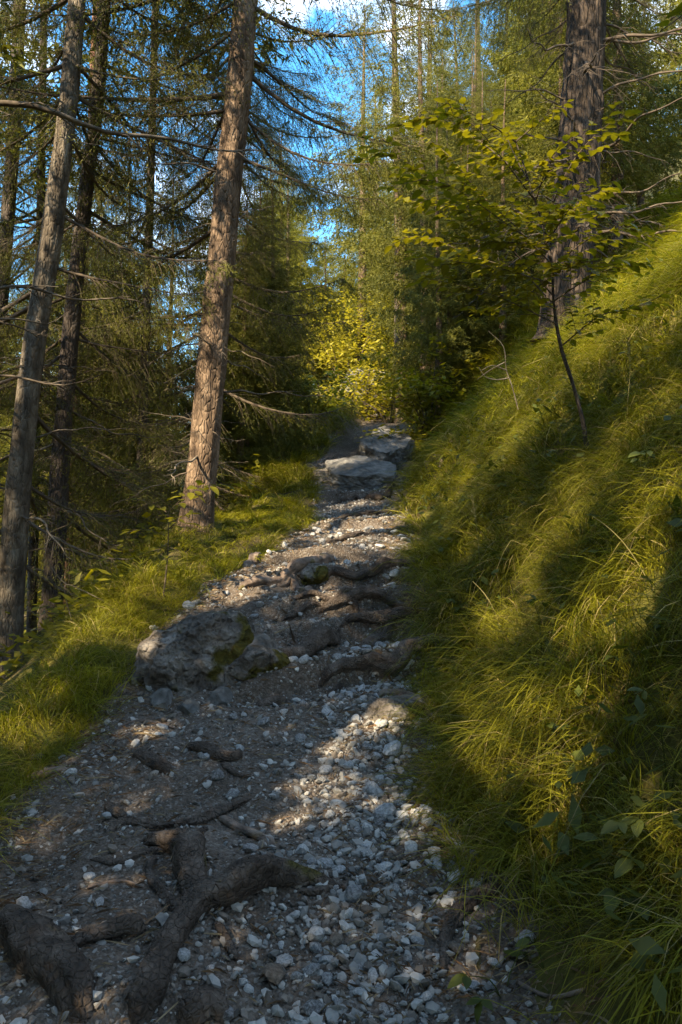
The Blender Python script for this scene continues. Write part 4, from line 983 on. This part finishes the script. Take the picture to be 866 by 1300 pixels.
def herb(p, n, h, s, label, meshes=HERB, group='leafy plants among the grass', spread=.12):
    r = thing('leafy_plant', label, 'plant', p, group)
    for k in range(n):
        a = g4.uniform(0, 6.28); R = spread * g4.uniform(.4, 1.3); hh = h * g4.uniform(.55, 1.1); tip = np.array([math.cos(a)*R, math.sin(a)*R, hh])
        b = MB(); q = catmull([[0, 0, -.03], tip*[.4, .4, .7], tip], .03); b.add(*tube(q, np.linspace(.0026, .0012, len(q)), 4)); st_ = b.build('stem', M['leaf_green'], r)
        for j in range(3):
            link('leaf', meshes[g4.integers(len(meshes))], st_, tip, (g4.normal()*.25, .15 + g4.normal()*.2, a + (j-1)*1.15), s * g4.uniform(.7, 1.15) * (1.15 if j == 1 else .9))
for a in [(790, 1175, 9, .20, .85, 'broad leafed dark herb in the shaded grass at the lower right'), (838, 1130, 7, .20, .8, 'leafy herb at the right edge above the lower right corner'), (640, 1262, 3, .08, .7, 'small two leaved seedling on bare earth at the bank foot'),
          (693, 1235, 2, .07, .6, 'tiny yellow green seedling by the white stone'), (690, 850, 5, .36, .6, 'leafy plant poking through the grass below the bright tuft'), (790, 905, 4, .36, .6, 'green plant in the shade of the middle bank'),
          (850, 1015, 5, .34, .6, 'leafy plant at the right edge in the shaded grass'), (575, 800, 4, .26, .6, 'plant with green leaves hanging over the root steps'), (700, 1010, 4, .34, .55, 'plant among the lower bank grass right of the sunny gravel'),
          (640, 650, 4, .38, .75, 'green plant near the seed head stalk on the bank'), (838, 640, 5, .38, .75, 'leafy plant right of the bright tuft on the bank')]:
    herb(hit(a[0], a[1]), *a[2:6])
# broad leafed saplings on the left verge
def small_sapling(px, py, d, sprays, label, s0):
    p = P(px, py, d); p[2] = float(gz(p[0], p[1])); r = thing('maple_sapling', label, 'sapling', p, 'broad leafed saplings on the left verge')
    c = [np.array([P(x, y, d + dd) for x, y, dd in sp]) - p for sp in sprays]
    b = MB(); top = max(c, key=lambda q: q[0][2])[0]; q = catmull([[0, 0, -.1], top*.5 + [.02, 0, 0], top], .05); b.add(*tube(q, np.linspace(.008, .003, len(q)), 6)); b.build('stem', M['twig_dark'], r)
    leaf_spray(r, [(x, .003) for x in c], BEECH, BA, 90, M['leaf'], s0, .06, .14)
small_sapling(205, 700, 6.2, [[(214, 650, 0), (235, 630, -.2), (262, 616, -.3), (290, 616, -.4)], [(212, 660, 0), (190, 640, -.2), (168, 626, -.3)], [(214, 672, 0), (232, 655, -.3), (240, 650, -.4)], [(210, 680, 0), (185, 672, -.2), (160, 676, -.3)], [(212, 690, 0), (200, 700, -.3), (185, 712, -.4)]],
              'sapling with layered sprays of lobed leaves in front of the sunlit orange trunk', 1.25)
small_sapling(75, 800, 6.4, [[(82, 770, 0), (110, 768, -.3), (140, 774, -.5)], [(80, 780, 0), (62, 770, -.2), (45, 772, -.3)], [(80, 790, 0), (100, 800, -.3)]], 'low sapling with pale leaves at the foot of the thin dark trunk', 1.1)

# ------------------------------------------------------------------ dead twigs and shrubs
def dead_twig(label, lines, d, r=.005, mat='twig', grp=None):
    base = P(*lines[0][0], d); base[2] = min(base[2], float(gz(base[0], base[1])) + .02) if lines[0][0][1] > 700 or True else base[2]
    o = thing('dead_twig', label, 'twig', base, grp)
    for ln in lines:
        q = catmull([P(x, y, d) - base for x, y in ln], .03); b = MB(); b.add(*tube(q, np.linspace(r, r*.35, len(q)), 5)); b.build('branch', M[mat], o)
h = hit(658, 560)
dead_twig('pale crooked dead sapling standing bare on the bank left of the beech stem', [[(658, 520), (650, 490), (643, 470), (639, 440), (620, 420)], [(643, 470), (625, 464), (612, 470)], [(641, 460), (622, 470), (606, 482)], [(646, 480), (630, 482), (616, 478), (608, 466)]], h[1], .007)
dead_twig('curved pale twig arching out of the left verge grass', [[(92, 790), (84, 760), (84, 742), (110, 752), (140, 768), (160, 782)], [(84, 742), (72, 730), (60, 712)], [(84, 748), (76, 740), (84, 726)]], 6.0, .005)

def shrub(x, y, r, h, n, label, mat, lf=.07, cat='shrub', name='leafy_shrub', group='leafy shrubs at the end of the path', zoff=0):
    g = g4; root_ = thing(name, label, cat, (x, y, float(gz(x, y)) + zoff), group); b = MB()
    nc = 26; cc = g.normal(size=(nc, 3)) * [r*.55, r*.55, h*.28] + [0, 0, h*.52]
    for i in range(nc):
        if i < 14: b.add(*tube(catmull([[0, 0, -.1], cc[i]*[.5, .5, .6], cc[i]], .2), np.linspace(.02, .006, len(catmull([[0, 0, -.1], cc[i]*[.5, .5, .6], cc[i]], .2))), 4))
    b.build('stem', M['twig_dark'], root_)
    k = g.integers(nc, size=n); c = cc[k] + g.normal(size=(n, 3)) * [r*.2, r*.2, h*.09]; c[:, 2] = np.abs(c[:, 2])
    a = g.uniform(0, 6.283, n); s = lf * g.uniform(.6, 1.3, n)[:, None]; d = np.stack([np.cos(a), np.sin(a), g.normal(size=n)*.35], 1); p = np.stack([-np.sin(a), np.cos(a), g.normal(size=n)*.4], 1)
    V = np.stack([c - d*s*.6, c + p*s*.34, c + d*s*.6, c - p*s*.34], 1).reshape(-1, 3)
    b = MB(); b.add(V, np.arange(4*n).reshape(-1, 4)); tag(b.build('foliage', mat, root_, smooth_=False), kind='stuff')
for px, d, r, h, n, lab in [(496, 18.5, .8, 1.5, 1500, 'bright yellow green shrub in full sun right behind the boulders'), (462, 19.6, .7, 1.5, 620, 'thin bush of leaves tinted as sunlit in front of the sunlit outcrop'), (440, 21, 1.3, 2.4, 3000, 'sunny bush left of the brightest shrub behind the boulders'), (505, 22, 1.3, 2.6, 3000, 'olive bush half in shade right of the brightest shrub'),
                            (475, 26, 1.8, 3.6, 3600, 'tall bush tinted as if glowing in sun at the end of the path'), (415, 24, 1.6, 3.2, 3200, 'green bush at the left of the path end, under the spruces'), (395, 15.5, .7, 1.2, 1600, 'low bush on the verge left of the boulders'),
                            (545, 14.5, .9, 1.5, 2200, 'dark low bush at the foot of the shaded spruces right of the boulders')]:
    shrub((px-433)/F*d, d, r, h, n, lab, M['leaf'] if 'dark' in lab or 'olive' in lab else M['leaf_sun_tint'], .10)
rock('rock_outcrop', 'pale sunlit rock outcrop glimpsed between the bushes at the end of the path', 'rock', np.array([.55, 20.8, float(gz(.55, 20.8))]), (1.2, 1.0, 1.5), M['boulder'], 91, (-.3, .25, .4), sub=5, rough=.18, sink=.15, smooth_=False, slab=True, freq=2.5)
rock('rock_outcrop', 'smaller pale rock leaning at the right foot of the sunlit outcrop', 'rock', np.array([1.25, 20.3, float(gz(1.25, 20.3))]), (.9, .8, 1.0), M['boulder'], 92, (-.2, -.2, .1), sub=4, rough=.14, sink=.2, smooth_=False, slab=True, freq=2.5)
# low green cover of the wood's floor
n = 26000; yy = g4.uniform(5, 24, n); tt = g4.random(n); left_ = g4.random(n) < .55
xx = np.where(left_, edge_l(yy) - np.interp(yy, _yd, _S0) - 7 * tt**1.3, edge_r(yy) + 3.2 + 7 * tt)
keep = (np.abs(xx) < .5*yy + 1.5) & (fbm(xx*.8, yy*.8, 3, 2, 83) > -.25); xx, yy = xx[keep], yy[keep]; n = len(xx)
c = np.stack([xx, yy, gz(xx, yy) + np.abs(g4.normal(size=n)) * .16 + .03], 1); a = g4.uniform(0, 6.283, n); s = .07 * g4.uniform(.6, 1.6, n)[:, None]
d = np.stack([np.cos(a), np.sin(a), g4.normal(size=n)*.4], 1); p = np.stack([-np.sin(a), np.cos(a), g4.normal(size=n)*.4], 1)
b = MB(); b.add(np.stack([c - d*s*.6, c + p*s*.36, c + d*s*.6, c - p*s*.36], 1).reshape(-1, 3), np.arange(4*n).reshape(-1, 4))
tag(b.build('undergrowth', M['leaf'], smooth_=False), 'low leafy undergrowth covering the forest floor', kind='stuff')
